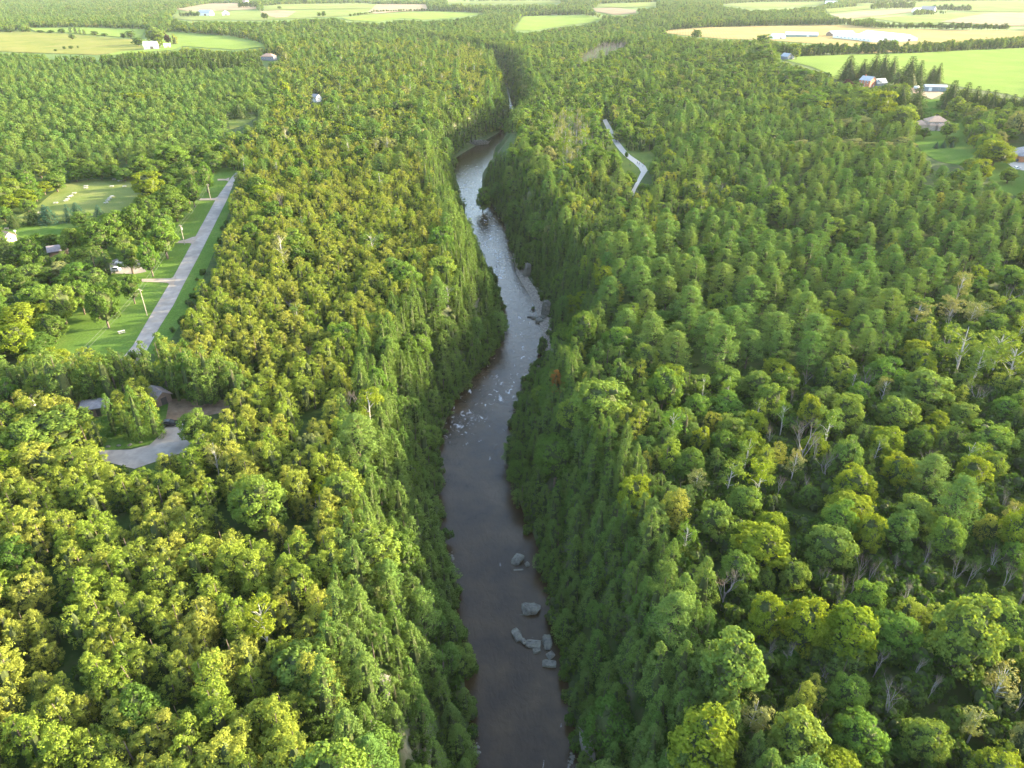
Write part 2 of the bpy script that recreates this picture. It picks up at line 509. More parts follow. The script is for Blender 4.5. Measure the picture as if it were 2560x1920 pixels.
# ---- prototypes: for each kind a list of (crown mesh, trunk mesh, height, radius), near and far
PROTO = {}                      # (kind, lod) -> list
GEN = {'cedar': [lambda s, l: mk_cedar(s, True, l)] * 7 + [lambda s, l: mk_cedar(s + 90, False, l)] * 0,
       'cedar_cone': [lambda s, l: mk_cedar(s + 90, False, l)] * 5,
       'broadleaf': [lambda s, l: mk_broad(s, l)] * 4 + [lambda s, l: mk_broad(s, l, 1.18)] * 2 + [lambda s, l: mk_broad(s, l, .78)] * 2,
       'pine': [mk_pine] * 6, 'spruce': [mk_spruce] * 4, 'birch': [mk_birch] * 4, 'bare': [mk_bare] * 6, 'shrub': [mk_shrub] * 4}
BARK = {'birch': 'bark_birch', 'bare': 'bark_grey'}
BASE = {'cedar': 'cedar', 'cedar_cone': 'cedar_dark', 'broadleaf': 'leaf', 'pine': 'pine', 'spruce': 'spruce', 'birch': 'leaf', 'bare': 'twig', 'shrub': 'shrub'}
SEED0 = {'cedar': 11, 'cedar_cone': 31, 'broadleaf': 51, 'pine': 71, 'spruce': 91, 'birch': 111, 'bare': 131, 'shrub': 151}
for kind, gens in GEN.items():
    for lod in (0, 1):
        if kind in ('shrub',) and lod: continue
        L = []
        for i, g in enumerate(gens):
            if lod and i >= 4: break
            parts, tr, ht, rm = g(SEED0[kind] + i, lod)
            bk = M[BARK.get(kind, 'bark')]
            if kind == 'bare': cm = parts.mesh('twigs', [M['twig'], M['twig']])
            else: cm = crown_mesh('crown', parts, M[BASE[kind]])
            L.append([cm, tr.mesh('trunk', [bk]), ht, rm])
        PROTO[(kind, lod)] = L
_toned = {}
def toned(kind, lod, i, tone):
    """the crown mesh of a prototype in a given foliage tone"""
    cm = PROTO[(kind, lod)][i][0]
    if tone is None or tone == BASE[kind]: return cm
    k = (kind, lod, i, tone)
    if k not in _toned:
        c = cm.copy(); c.materials[0] = M[tone]; _toned[k] = c
    return _toned[k]
_joined = {}
PCOL = bpy.data.collections.new('tree_shapes')       # holds the shapes that the far woods repeat; not part of the scene
PIDX = {}
def joined_index(kind, lod, i, tone):
    k = (kind, lod, i, tone)
    if k in PIDX: return PIDX[k]
    cm = toned(kind, lod, i, tone); tm = PROTO[(kind, lod)][i][1]
    bm = bmesh.new(); bm.from_mesh(cm); n = len(bm.faces); bm.from_mesh(tm)
    bm.faces.ensure_lookup_table()
    for f in bm.faces[n:]: f.material_index = 2
    me = bpy.data.meshes.new('tree_shape'); bm.to_mesh(me); bm.free()
    me.materials.append(cm.materials[0]); me.materials.append(cm.materials[1]); me.materials.append(tm.materials[0])
    idx = len(PIDX); o = bpy.data.objects.new('shape_%04d' % idx, me); PCOL.objects.link(o)
    PIDX[k] = idx
    return idx

def scatter(name, label, cat, pts):
    """pts: list of (x,y,z, shape index, rotz, tiltx, tilty, sxy, sz) -> ONE object of kind stuff"""
    A = np.array(pts, float)
    me = bpy.data.meshes.new(name); me.vertices.add(len(A)); me.vertices.foreach_set('co', A[:, :3].astype(np.float32).ravel())
    a = me.attributes.new('shape', 'INT', 'POINT'); a.data.foreach_set('value', A[:, 3].astype(np.int32))
    a = me.attributes.new('turn', 'FLOAT_VECTOR', 'POINT'); a.data.foreach_set('vector', A[:, [5, 6, 4]].astype(np.float32).ravel())
    a = me.attributes.new('size', 'FLOAT_VECTOR', 'POINT'); a.data.foreach_set('vector', A[:, [7, 7, 8]].astype(np.float32).ravel())
    o = link(bpy.data.objects.new(name, me)); tag(o, label, cat, kind='stuff')
    ng = bpy.data.node_groups.new(name, 'GeometryNodeTree')
    ng.interface.new_socket('Geometry', in_out='INPUT', socket_type='NodeSocketGeometry')
    ng.interface.new_socket('Geometry', in_out='OUTPUT', socket_type='NodeSocketGeometry')
    N = ng.nodes.new; Lk = ng.links.new
    gi, go = N('NodeGroupInput'), N('NodeGroupOutput')
    ci = N('GeometryNodeCollectionInfo'); ci.inputs['Collection'].default_value = PCOL
    ci.inputs['Separate Children'].default_value = True; ci.inputs['Reset Children'].default_value = True
    ip = N('GeometryNodeInstanceOnPoints'); ip.inputs['Pick Instance'].default_value = True
    def attr(nm, t):
        n = N('GeometryNodeInputNamedAttribute'); n.data_type = t; n.inputs[0].default_value = nm; return n.outputs[0]
    er = N('FunctionNodeEulerToRotation'); Lk(attr('turn', 'FLOAT_VECTOR'), er.inputs[0])
    Lk(gi.outputs[0], ip.inputs['Points']); Lk(ci.outputs[0], ip.inputs['Instance'])
    Lk(attr('shape', 'INT'), ip.inputs['Instance Index']); Lk(er.outputs[0], ip.inputs['Rotation'])
    Lk(attr('size', 'FLOAT_VECTOR'), ip.inputs['Scale']); Lk(ip.outputs[0], go.inputs[0])
    md = o.modifiers.new('spread', 'NODES'); md.node_group = ng
    return o

# ------------------------------------------------------------------ ground sheet
def axis(dense, step, far, g, cap):
    a = list(np.arange(-dense, dense + .1, step)); s = step
    while a[-1] < far:
        s = min(s * g, cap); a.append(a[-1] + s)
    return a
xp = axis(130, 3.0, 8000, 1.06, 400); xs = np.array([-v for v in xp[::-1] if v > 130] + xp)
ys = [-600, -450, -300, -200, -130, -80, -40]; s_ = 3.2
ys += list(np.arange(-10, 520, 3.2))
while ys[-1] < 9000:
    s_ = min(s_ * (1.012 if ys[-1] < 1600 else 1.06), 400 if ys[-1] > 3200 else 30); ys.append(ys[-1] + s_)
ys = np.array(ys)
GX, GY = np.meshgrid(xs, ys)
GZ = H(GX.ravel(), GY.ravel())
nx, ny = len(xs), len(ys)
ii = (np.arange(ny - 1)[:, None] * nx + np.arange(nx - 1)[None]).ravel()
terr = np_mesh('ground', np.stack([GX.ravel(), GY.ravel(), GZ], 1), [np.stack([ii, ii + 1, ii + nx + 1, ii + nx], 1)], [], smooth=True)
def terrain_mat():
    m, nt, out = new_mat('ground_cover')
    p = nt.nodes.new('ShaderNodeBsdfPrincipled'); p.inputs['Roughness'].default_value = .95; p.inputs['Specular IOR Level'].default_value = .1
    soil = ramp(nt, [(.3, (.022, .040, .009)), (.5, (.035, .062, .013)), (.72, (.06, .06, .026))], noise(nt, .25, 6))
    rock = ramp(nt, [(.3, (.10, .085, .065)), (.5, (.22, .19, .15)), (.75, (.36, .32, .27))], noise(nt, .35, 8, dist=.6))
    far = ramp(nt, [(.4, (.06, .11, .022)), (.6, (.10, .14, .035))], noise(nt, .004, 4))
    g = nt.nodes.new('ShaderNodeNewGeometry')
    sx = nt.nodes.new('ShaderNodeSeparateXYZ'); nt.links.new(g.outputs['Normal'], sx.inputs[0])
    px = nt.nodes.new('ShaderNodeSeparateXYZ'); nt.links.new(g.outputs['Position'], px.inputs[0])
    mr = nt.nodes.new('ShaderNodeMapRange'); mr.inputs[1].default_value = .78; mr.inputs[2].default_value = .66
    nt.links.new(sx.outputs[2], mr.inputs[0])
    mf = nt.nodes.new('ShaderNodeMapRange'); mf.inputs[1].default_value = 700; mf.inputs[2].default_value = 1300
    nt.links.new(px.outputs[1], mf.inputs[0])
    lo = nt.nodes.new('ShaderNodeMapRange'); lo.inputs[1].default_value = RZ + 1.2; lo.inputs[2].default_value = RZ + .3
    nt.links.new(px.outputs[2], lo.inputs[0])
    c = mix(nt, soil, far, mf.outputs[0])
    c = mix(nt, c, mix(nt, rock, soil, ramp(nt, [(.52, (1, 1, 1)), (.70, (.45, .45, .45))], noise(nt, .05, 3))), mr.outputs[0])
    grav = ramp(nt, [(.3, (.10, .085, .06)), (.55, (.24, .20, .16)), (.75, (.38, .34, .28))], noise(nt, 1.2, 8))
    c = mix(nt, c, mix(nt, grav, soil, .88), lo.outputs[0])
    nt.links.new(c, p.inputs['Base Color'])
    b = nt.nodes.new('ShaderNodeBump'); b.inputs['Strength'].default_value = .6; b.inputs['Distance'].default_value = .5
    nt.links.new(noise(nt, .9, 6), b.inputs['Height']); nt.links.new(b.outputs[0], p.inputs['Normal'])
    nt.links.new(p.outputs[0], out.inputs[0])
    return m
terr.materials.append(terrain_mat())
tag(link(bpy.data.objects.new('ground', terr)), kind='structure')

# ------------------------------------------------------------------ water
def foam_at(x, y):
    px, py, _ = proj(x, y, np.full(np.shape(x), RZ)); px, py = px / S, py / S
    f = np.zeros(np.shape(x))
    for cx, cy, rx, ry, k in [(1120, 680, 70, 130, .42), (1060, 840, 130, 70, .40), (1040, 470, 60, 120, .5), (970, 930, 60, 28, .62), (1010, 898, 60, 22, .75), (1060, 868, 60, 25, .5), (1105, 835, 45, 26, .7), (1125, 790, 40, 26, .5), (1110, 720, 60, 40, .25),
                              (1075, 590, 26, 26, .75), (1085, 555, 30, 26, .7), (1060, 520, 34, 26, .6), (1030, 478, 32, 24, .65),
                              (1012, 440, 22, 24, .6), (1010, 405, 20, 26, .55), (1020, 372, 30, 22, .45), (1104, 236, 7, 12, 1.0), (1109, 268, 8, 10, .8), (1115, 282, 8, 8, .6),
                              (1150, 1390, 20, 8, .2), (1175, 1600, 70, 60, .05)]:
        f = np.maximum(f, k * np.clip(1.25 - ((px - cx) / rx) ** 2 - ((py - cy) / ry) ** 2, 0, 1))
    return f
T = np.gradient(RC, axis=0); T /= np.linalg.norm(T, axis=1, keepdims=True)
Nn = np.stack([T[:, 1], -T[:, 0]], 1)
nu = 17; us = np.linspace(-1, 1, nu)
Rp = RC[:, None] + Nn[:, None] * us[None, :, None] * (RW[:, None, None] + 5)
Rv = np.concatenate([Rp.reshape(-1, 2), np.full((Rp.shape[0] * nu, 1), RZ)], 1)
ii = (np.arange(len(RC) - 1)[:, None] * nu + np.arange(nu - 1)[None]).ravel()
wm = np_mesh('river', Rv, [np.stack([ii, ii + nu, ii + nu + 1, ii + 1], 1)[:, ::-1]], [], smooth=True)
a = wm.attributes.new('foam', 'FLOAT', 'POINT'); a.data.foreach_set('value', foam_at(Rv[:, 0], Rv[:, 1]).astype(np.float32))
def water_mat():
    m, nt, out = new_mat('river_water')
    p = nt.nodes.new('ShaderNodeBsdfPrincipled')
    p.inputs['Roughness'].default_value = .10; p.inputs['IOR'].default_value = 1.33; p.inputs['Specular IOR Level'].default_value = .40
    at = nt.nodes.new('ShaderNodeAttribute'); at.attribute_name = 'foam'
    geo = nt.nodes.new('ShaderNodeNewGeometry')
    mp = nt.nodes.new('ShaderNodeMapping'); mp.inputs['Scale'].default_value = (1.0, .55, 1.0); nt.links.new(geo.outputs['Position'], mp.inputs[0])
    def ridged(scale, vec):
        n = nt.nodes.new('ShaderNodeTexNoise'); n.noise_type = 'RIDGED_MULTIFRACTAL'; n.normalize = True
        n.inputs['Scale'].default_value = scale; n.inputs['Detail'].default_value = 5; n.inputs['Roughness'].default_value = .55; n.inputs['Distortion'].default_value = .9
        nt.links.new(vec, n.inputs['Vector']); return n.outputs[0]
    n1 = mix(nt, ridged(.6, mp.outputs[0]), noise(nt, 1.5, 5, dist=1.4), .35)
    bed = ramp(nt, [(.35, (.018, .0105, .004)), (.6, (.036, .022, .009)), (.8, (.06, .04, .02))], noise(nt, .12, 6))
    mm = nt.nodes.new('ShaderNodeMath'); mm.operation = 'MULTIPLY_ADD'; mm.inputs[1].default_value = .45
    nt.links.new(at.outputs['Fac'], mm.inputs[0]); nt.links.new(n1, mm.inputs[2])
    fo = nt.nodes.new('ShaderNodeMapRange'); fo.inputs[1].default_value = .52; fo.inputs[2].default_value = .80
    nt.links.new(mm.outputs[0], fo.inputs[0])
    c = mix(nt, bed, (.42, .43, .45), fo.outputs[0])
    nt.links.new(c, p.inputs['Base Color'])
    rg = nt.nodes.new('ShaderNodeMapRange'); rg.inputs[3].default_value = .07; rg.inputs[4].default_value = .6
    nt.links.new(fo.outputs[0], rg.inputs[0]); nt.links.new(rg.outputs[0], p.inputs['Roughness'])
    st = nt.nodes.new('ShaderNodeMapRange'); st.inputs[3].default_value = .5; st.inputs[4].default_value = 1.0
    nt.links.new(at.outputs['Fac'], st.inputs[0])
    b = nt.nodes.new('ShaderNodeBump'); b.inputs['Distance'].default_value = .4
    nt.links.new(st.outputs[0], b.inputs['Strength'])
    ht = mix(nt, noise(nt, .8, 6, vec=mp.outputs[0], dist=1.0), ridged(.28, mp.outputs[0]), .35)
    nt.links.new(ht, b.inputs['Height']); nt.links.new(b.outputs[0], p.inputs['Normal'])
    nt.links.new(p.outputs[0], out.inputs[0])
    return m
wm.materials.append(water_mat())
tag(link(bpy.data.objects.new('river', wm)), kind='structure')

# ------------------------------------------------------------------ sheets that lie on the ground
def dens(P, step):
    out = []
    for i in range(len(P)):
        a, b = np.array(P[i]), np.array(P[(i + 1) % len(P)])
        n = max(1, int(np.linalg.norm(b - a) / step))
        out += [a + (b - a) * k / n for k in range(n)]
    return np.array(out)

def inside(P, x, y):
    x = np.asarray(x); y = np.asarray(y); r = np.zeros(x.shape, bool); n = len(P)
    for i in range(n):
        x0, y0 = P[i]; x1, y1 = P[(i + 1) % n]
        if y0 == y1: continue
        c = ((y0 > y) != (y1 > y)) & (x < (x1 - x0) * (y - y0) / (y1 - y0) + x0)
        r ^= c
    return r

def sheet_world(name, W, off, mat, step=6.0):
    W = dens(W, step)
    lo, hi = W.min(0), W.max(0)
    st = max(step, (hi - lo).max() / 60)
    gx, gy = np.meshgrid(np.arange(lo[0], hi[0], st), np.arange(lo[1], hi[1], st))
    k = inside(W, gx.ravel(), gy.ravel())
    I = np.stack([gx.ravel()[k], gy.ravel()[k]], 1)
    P = np.vstack([W, I]) if len(I) else W
    n = len(W)
    r = delaunay_2d_cdt([Vector(p) for p in P], [], [list(range(n))], 1, .01)
    vs = np.array([tuple(v) for v in r[0]])
    dist = np.hypot(vs[:, 0], vs[:, 1])
    z = H(vs[:, 0], vs[:, 1]) + off + .0006 * np.clip(dist - 500, 0, None)
    me = bpy.data.meshes.new(name); me.from_pydata(np.column_stack([vs, z]).tolist(), [], r[2])
    me.polygons.foreach_set('use_smooth', [True] * len(me.polygons))
    me.materials.append(mat); me.update()
    bm = bmesh.new(); bm.from_mesh(me)
    for f in bm.faces:
        if f.normal.z < 0: f.normal_flip()
    bm.to_mesh(me); bm.free()
    o = link(bpy.data.objects.new(name, me)); tag(o, kind='structure')
    return o

def sheet(name, poly, off, mat, step=6.0):
    P = dens(poly, 12)
    x, y, z = ground(P[:, 0], P[:, 1])
    return sheet_world(name, np.stack([x, y], 1), off, mat, step)

def grass(name, a, b, c, sc=.08, stripe=None):
    m, nt, out = new_mat(name)
    d = nt.nodes.new('ShaderNodeBsdfDiffuse')
    col = ramp(nt, [(.3, a), (.55, b), (.75, c)], noise(nt, sc, 7, rough=.65))
    col = mix(nt, col, ramp(nt, [(.35, (.75,) * 3), (.65, (1.25,) * 3)], noise(nt, 1.6, 5)), .8, 'MULTIPLY')
    if stripe:
        w = nt.nodes.new('ShaderNodeTexWave'); w.bands_direction = 'X'; w.inputs['Scale'].default_value = stripe[0]; w.inputs['Distortion'].default_value = 2.0
        w.inputs['Detail'].default_value = 3; w.inputs['Detail Scale'].default_value = .4
        mp = nt.nodes.new('ShaderNodeMapping'); mp.inputs['Rotation'].default_value = (0, 0, rad(stripe[1]))
        nt.links.new(nt.nodes.new('ShaderNodeNewGeometry').outputs['Position'], mp.inputs[0]); nt.links.new(mp.outputs[0], w.inputs['Vector'])
        col = mix(nt, col, ramp(nt, [(.2, (.82,) * 3), (.8, (1.12,) * 3)], w.outputs[0]), stripe[2], 'MULTIPLY')
    nt.links.new(col, d.inputs[0]); nt.links.new(d.outputs[0], out.inputs[0])
    return m
M['lawn'] = grass('mown_lawn', (.056, .105, .020), (.072, .122, .025), (.098, .130, .034))
M['lawn_dry'] = grass('dry_mown_lawn', (.09, .125, .034), (.12, .142, .044), (.15, .155, .06), .06, (.28, 62, .5))
M['field_green'] = grass('crop_field', (.105, .160, .038), (.128, .178, .045), (.155, .19, .055), .02, (.10, 8, .7))
M['field_soft'] = grass('pale_green_field', (.10, .135, .045), (.125, .155, .055), (.15, .165, .07), .01, (.05, 20, .4))
M['pasture'] = grass('brown_green_pasture', (.095, .12, .032), (.14, .145, .045), (.18, .155, .065), .02)
M['wheat'] = grass('ripe_wheat', (.20, .155, .065), (.235, .185, .085), (.27, .215, .105), .02, (.06, 12, .5))
M['tan'] = grass('pale_stubble', (.16, .13, .085), (.195, .16, .11), (.22, .185, .135), .01)
M['meadow'] = grass('long_meadow_grass', (.07, .11, .025), (.10, .13, .034), (.15, .145, .055), .07)
M['asphalt'] = surf('worn_asphalt', [(.3, (.19, .17, .15)), (.52, (.25, .225, .20)), (.75, (.31, .28, .25))], .35, rough=.95, bump=.2, bscale=6, big=(.12, (.15, .135, .12), .8))
M['gravel'] = surf('gravel_surface', [(.3, (.17, .15, .125)), (.55, (.23, .20, .17)), (.75, (.29, .26, .225))], .6, rough=1, bump=.3, bscale=5, big=(.2, (.22, .17, .125), .7))
M['bank_stone'] = surf('river_gravel', [(.3, (.085, .068, .052)), (.5, (.19, .158, .128)), (.72, (.32, .285, .245))], 1.1, rough=1, bump=.8, bscale=2.5)
M['dirt'] = surf('bare_dirt', [(.3, (.10, .07, .045)), (.55, (.17, .115, .075)), (.75, (.23, .17, .12))], .5, rough=1, bump=.4, bscale=4)
M['concrete'] = surf('pale_concrete', [(.3, (.30, .275, .24)), (.7, (.38, .35, .31))], 1.0, rough=.9)

def c4(P): return [(x / 2.073, 400 + y / 2.073) for x, y in P]       # crops of the photo that were measured
def c3(P): return [(1700 + x / 2.572, y / 2.572) for x, y in P]
def cB(P): return [(x / 3.687, 850 + y / 3.687) for x, y in P]
def cP(P): return [(1480 + x / 7.54, 260 + y / 7.54) for x, y in P]
def s2(P): return [(x * S, y * S) for x, y in P]

OPEN = []                       # picture areas that no scattered tree may hide
def area(name, poly, off, mat, step=6.0, keep=True, grow=None):
    if keep: OPEN.append(grow or poly)
    return sheet(name, poly, off, M[mat] if isinstance(mat, str) else mat, step)

# left: road, lawns, drives, turning area
road_l = c4([(560, 1120), (690, 962), (800, 772), (890, 622), (1000, 422), (1120, 202), (1200, 90), (1226, 62), (1275, 20)])
road_r = c4([(1290, 18), (1240, 64), (1222, 95), (1180, 200), (1120, 320), (1030, 500), (950, 650), (900, 752), (830, 862), (775, 962), (690, 1120)])
vis_road = c4([(690, 965), (800, 772), (890, 622), (1000, 422), (1120, 202), (1205, 88), (1232, 60), (1240, 66), (1222, 98), (1180, 200), (1120, 320), (1030, 500), (950, 650), (900, 752), (830, 862), (775, 950)])
OPEN.append(vis_road)
sheet('road', road_l + road_r, .10, M['asphalt'], 3)
verge_l = c4([(330, 985), (690, 965), (800, 772), (890, 622), (1000, 422), (1120, 202), (1205, 88), (1150, 80), (1060, 150), (1030, 230), (960, 330), (930, 420), (900, 520), (800, 620), (640, 640), (660, 760), (560, 900), (330, 900)])
sheet('verge', c4([(180, 1040), (700, 1040), (820, 800), (900, 650), (1010, 440), (1130, 210), (1250, 40), (1130, 40), (900, 150), (560, 420), (430, 600), (180, 760)]), .03, M['lawn'], 4)
vis_verge = c4([(340, 975), (690, 965), (800, 772), (865, 650), (740, 650), (655, 735), (660, 800), (640, 870), (500, 905), (380, 900)])
OPEN.append(vis_verge)
OPEN.append(c4([(780, 612), (880, 615), (975, 435), (930, 440), (905, 500), (850, 560)]))
OPEN.append(c4([(930, 400), (990, 405), (1110, 210), (1060, 215), (1000, 290)]))
OPEN.append(c4([(1050, 200), (1115, 200), (1170, 110), (1090, 112)]))
sheet('verge', c4([(740, 1000), (850, 760), (940, 600), (1080, 330), (1170, 150), (1215, 160), (1190, 260), (1130, 430), (1020, 690), (930, 860), (840, 1010)]), .03, M['lawn'], 4)
OPEN.append(c4([(810, 960), (870, 740), (960, 600), (1050, 430), (1165, 215), (1190, 215), (1150, 330), (1075, 520), (985, 700), (900, 890)]))
OPEN.append(c4([(835, 905), (905, 860), (960, 690), (1000, 640), (1085, 560), (1085, 480), (1125, 345), (1040, 505), (955, 655), (905, 757)]))
area('driveway', c4([(735, 618), (885, 615), (915, 600), (900, 655), (865, 637), (735, 632)]), .16, 'gravel', 2)
area('driveway', c4([(905, 425), (960, 415), (1000, 400), (1030, 395), (1000, 440), (985, 432), (905, 432)]), .16, 'gravel', 2)
area('driveway', c4([(1030, 200), (1115, 198), (1130, 192), (1128, 212), (1115, 210), (1030, 210)]), .16, 'gravel', 2)
area('driveway', c4([(1128, 99), (1170, 99), (1190, 92), (1185, 112), (1172, 107), (1128, 107)]), .16, 'gravel', 2)
area('car_park', c4([(555, 588), (540, 560), (585, 520), (640, 500), (720, 520), (760, 580), (700, 592)]), .12, 'asphalt', 2,
     grow=c4([(565, 590), (565, 555), (600, 518), (660, 515), (690, 545), (690, 585)]))
area('picnic_lawn', c4([(10, 330), (180, 250), (250, 190), (345, 122), (480, 100), (710, 92), (740, 150), (720, 230), (660, 260), (560, 300), (500, 340), (350, 400), (330, 420), (200, 420), (10, 380)]), .04, 'lawn_dry', 4,
     grow=c4([(60, 350), (180, 255), (250, 190), (345, 122), (480, 100), (690, 95), (715, 160), (640, 225), (540, 262), (400, 320), (330, 400), (270, 380), (60, 365)]))
sheet('lawn', c4([(-60, 470), (-60, 345), (110, 325), (370, 330), (440, 320), (400, 420), (240, 440), (100, 400)]), .09, M['lawn'], 4)
turn = cB([(1000, 1015), (1100, 1110), (1240, 1160), (1500, 1020), (1800, 960), (2000, 800), (2150, 620), (1700, 545), (1560, 560), (1530, 800), (1470, 880), (1380, 965), (1200, 1010)])
sheet('lawn', cB([(780, 1090), (1010, 1020), (1380, 970), (1520, 830), (1560, 600), (1350, 400), (900, 450), (740, 700)]), .03, M['lawn'], 3)
area('turning_area', cB([(900, 1020), (960, 1120), (1240, 1190), (1620, 1060), (1900, 980), (1930, 840), (1720, 700), (1660, 740), (1530, 805), (1470, 885), (1380, 970), (1200, 1013)]), .10, 'asphalt', 2,
     grow=cB([(1000, 1018), (1100, 1110), (1240, 1155), (1500, 1015), (1690, 965), (1690, 800), (1650, 745), (1530, 800), (1470, 880), (1380, 965), (1200, 1010)]))
area('dirt_patch', cB([(1510, 830), (1545, 640), (1560, 545), (1750, 540), (2200, 560), (2150, 650), (1950, 690), (1720, 740), (1670, 760)]), .06, 'dirt', 2,
     grow=cB([(1510, 830), (1545, 640), (1575, 560), (1750, 560), (2100, 600), (2010, 660), (1750, 640), (1660, 760)]))
OPEN.append(cB([(960, 985), (1010, 1012), (1380, 962), (1440, 900), (1200, 920), (1000, 900), (960, 700), (945, 720)]))
sheet('dirt_patch', cB([(430, 790), (380, 700), (540, 590), (830, 540), (1000, 560), (960, 700), (700, 740)]), .05, M['dirt'], 2)
OPEN.append(cB([(800, 600), (990, 565), (960, 690), (900, 700)]))
OPEN.append(cB([(1395, 415), (1440, 405), (1560, 490), (1570, 570), (1530, 570)]))

area('meadow', [(x / 2.572, y / 2.572) for x, y in [(1465, 775), (1540, 745), (1625, 735), (1650, 755), (1570, 805), (1480, 835)]], .05, 'meadow', 6)
# right: path and meadow
path = [(235, 295), (300, 420), (340, 510), (400, 640), (470, 740), (570, 870), (680, 985), (840, 1100), (945, 1190), (985, 1270), (925, 1375), (865, 1480), (790, 1620), (740, 1760)]
pw = [45, 52, 55, 55, 62, 62, 62, 70, 80, 78, 62, 52, 50, 50]
pw = [w * .8 for w in pw]
pl = [(x - w, y + w * .25) for (x, y), w in zip(path, pw)]; pr_ = [(x + w, y - w * .25) for (x, y), w in zip(path, pw)]
sheet('meadow', cP([(200, 250), (500, 560), (520, 720), (600, 620), (900, 820), (1180, 800), (1250, 1000), (1100, 1200), (900, 1480), (700, 1500), (500, 1230), (300, 1000)]), .03, M['meadow'], 4)
area('path', cP(pl + pr_[::-1]), .10, 'concrete', 2.5, grow=cP([(195, 300), (240, 400), (280, 500), (385, 500), (330, 370), (270, 280)]))
OPEN.append(cP([(425, 720), (560, 900), (640, 1040), (700, 1130), (880, 1240), (900, 1290), (830, 1480), (780, 1640), (830, 1640), (920, 1440), (1050, 1330), (1030, 1210), (1110, 1000), (1100, 890), (760, 900), (620, 820), (540, 690)]))
OPEN.append(cP([(600, 1050), (690, 1130), (860, 1250), (840, 1400), (800, 1250), (560, 1160)]))

# far fields
area('field', [(-40, 80), (70, 80), (167, 86), (330, 100), (361, 122), (300, 132), (241, 138), (120, 134), (-40, 128)], .15, 'pasture', 15)
area('field', [(70, 70), (220, 69), (365, 74), (352, 96), (334, 96), (170, 83), (90, 80)], .15, 'field_green', 15)
area('field', [(395, 85), (424, 79), (500, 86), (583, 92), (640, 104), (664, 117), (620, 122), (583, 125), (459, 116), (430, 126), (240, 142), (300, 130), (400, 122)], .20, 'field_green', 15,
     grow=[(424, 79), (500, 86), (583, 92), (640, 104), (664, 117), (583, 125), (459, 116), (400, 122), (300, 130), (395, 110)])
area('field', [(431, 40), (460, 30), (520, 27), (600, 30), (680, 29), (800, 26), (950, 22), (960, 34), (870, 40), (800, 44), (640, 52), (560, 50), (480, 52), (440, 47)], .15, 'field_soft', 20)
area('field', [(440, 24), (520, 10), (600, 9), (640, 14), (640, 24), (560, 27), (480, 30)], .15, 'tan', 20)
area('field', [(700, 12), (900, 8), (960, 12), (940, 22), (760, 24), (660, 26), (660, 16)], .15, 'field_soft', 20)
area('gravel_pit', [(650, 30), (700, 27), (740, 30), (720, 44), (690, 46), (660, 38)], .6, 'tan', 15)
area('field', [(850, 46), (900, 40), (1083, 29), (1211, 33), (1190, 38), (1122, 46), (1060, 50), (1000, 46), (947, 55), (880, 52)], .15, 'field_green', 15)
area('field', [(920, 31), (943, 12), (1064, 12), (1070, 27), (1000, 30), (940, 36)], .6, 'tan', 15)
area('field', [(1285, 76), (1309, 42), (1380, 39), (1456, 38), (1507, 48), (1470, 58), (1414, 64), (1330, 77)], .15, 'field_green', 15)
area('gravel_pit', [(1482, 22), (1530, 20), (1590, 26), (1590, 34), (1540, 38), (1490, 30)], .15, 'tan', 15)
area('field', [(1500, 10), (1640, 6), (1640, 16), (1560, 20), (1490, 18)], .15, 'field_soft', 20)
area('field', [(1120, 4), (1400, 2), (1400, 8), (1120, 10)], .15, 'field_soft', 20)
area('field', [(1640, 80), (1700, 73), (1830, 67), (1933, 65), (2030, 63), (2128, 64), (2205, 72), (2380, 75), (2600, 80), (2600, 102), (2430, 108), (2280, 128), (2150, 136), (2070, 112), (1918, 101), (1797, 97), (1700, 88)], .15, 'wheat', 15,
     grow=[(1660, 80), (1700, 73), (1830, 67), (1933, 65), (2030, 63), (2128, 64), (2205, 72), (2380, 75), (2600, 80), (2600, 84), (2430, 96), (2280, 112), (2080, 112), (1918, 98), (1797, 95), (1700, 86)])
area('field', [(1960, 150), (1985, 142), (2128, 136), (2283, 134), (2420, 126), (2620, 118), (2620, 262), (2520, 236), (2419, 221), (2338, 204), (2240, 205), (2089, 200), (2073, 185), (2030, 168)], .15, 'field_green', 12)
area('field', [(2077, 37), (2160, 29), (2275, 23), (2283, 31), (2200, 40), (2108, 50)], .15, 'tan', 15)
area('field', [(2180, 47), (2280, 40), (2462, 31), (2420, 44), (2361, 58), (2290, 60), (2252, 58)], .15, 'field_soft', 15)
area('field', [(2350, 56), (2420, 42), (2478, 34), (2600, 33), (2600, 66), (2500, 66), (2420, 60)], .55, 'tan', 15)
area('field', [(2139, 10), (2300, 5), (2600, 2), (2600, 31), (2450, 30), (2290, 20), (2180, 20)], .15, 'field_soft', 20)
area('field', [(1800, 12), (1900, 6), (2060, 5), (2060, 12), (1960, 20), (1880, 22)], .15, 'field_soft', 20)
area('field', [(2062, 24), (2180, 14), (2220, 18), (2140, 27), (2070, 33)], .55, 'field_soft', 15)
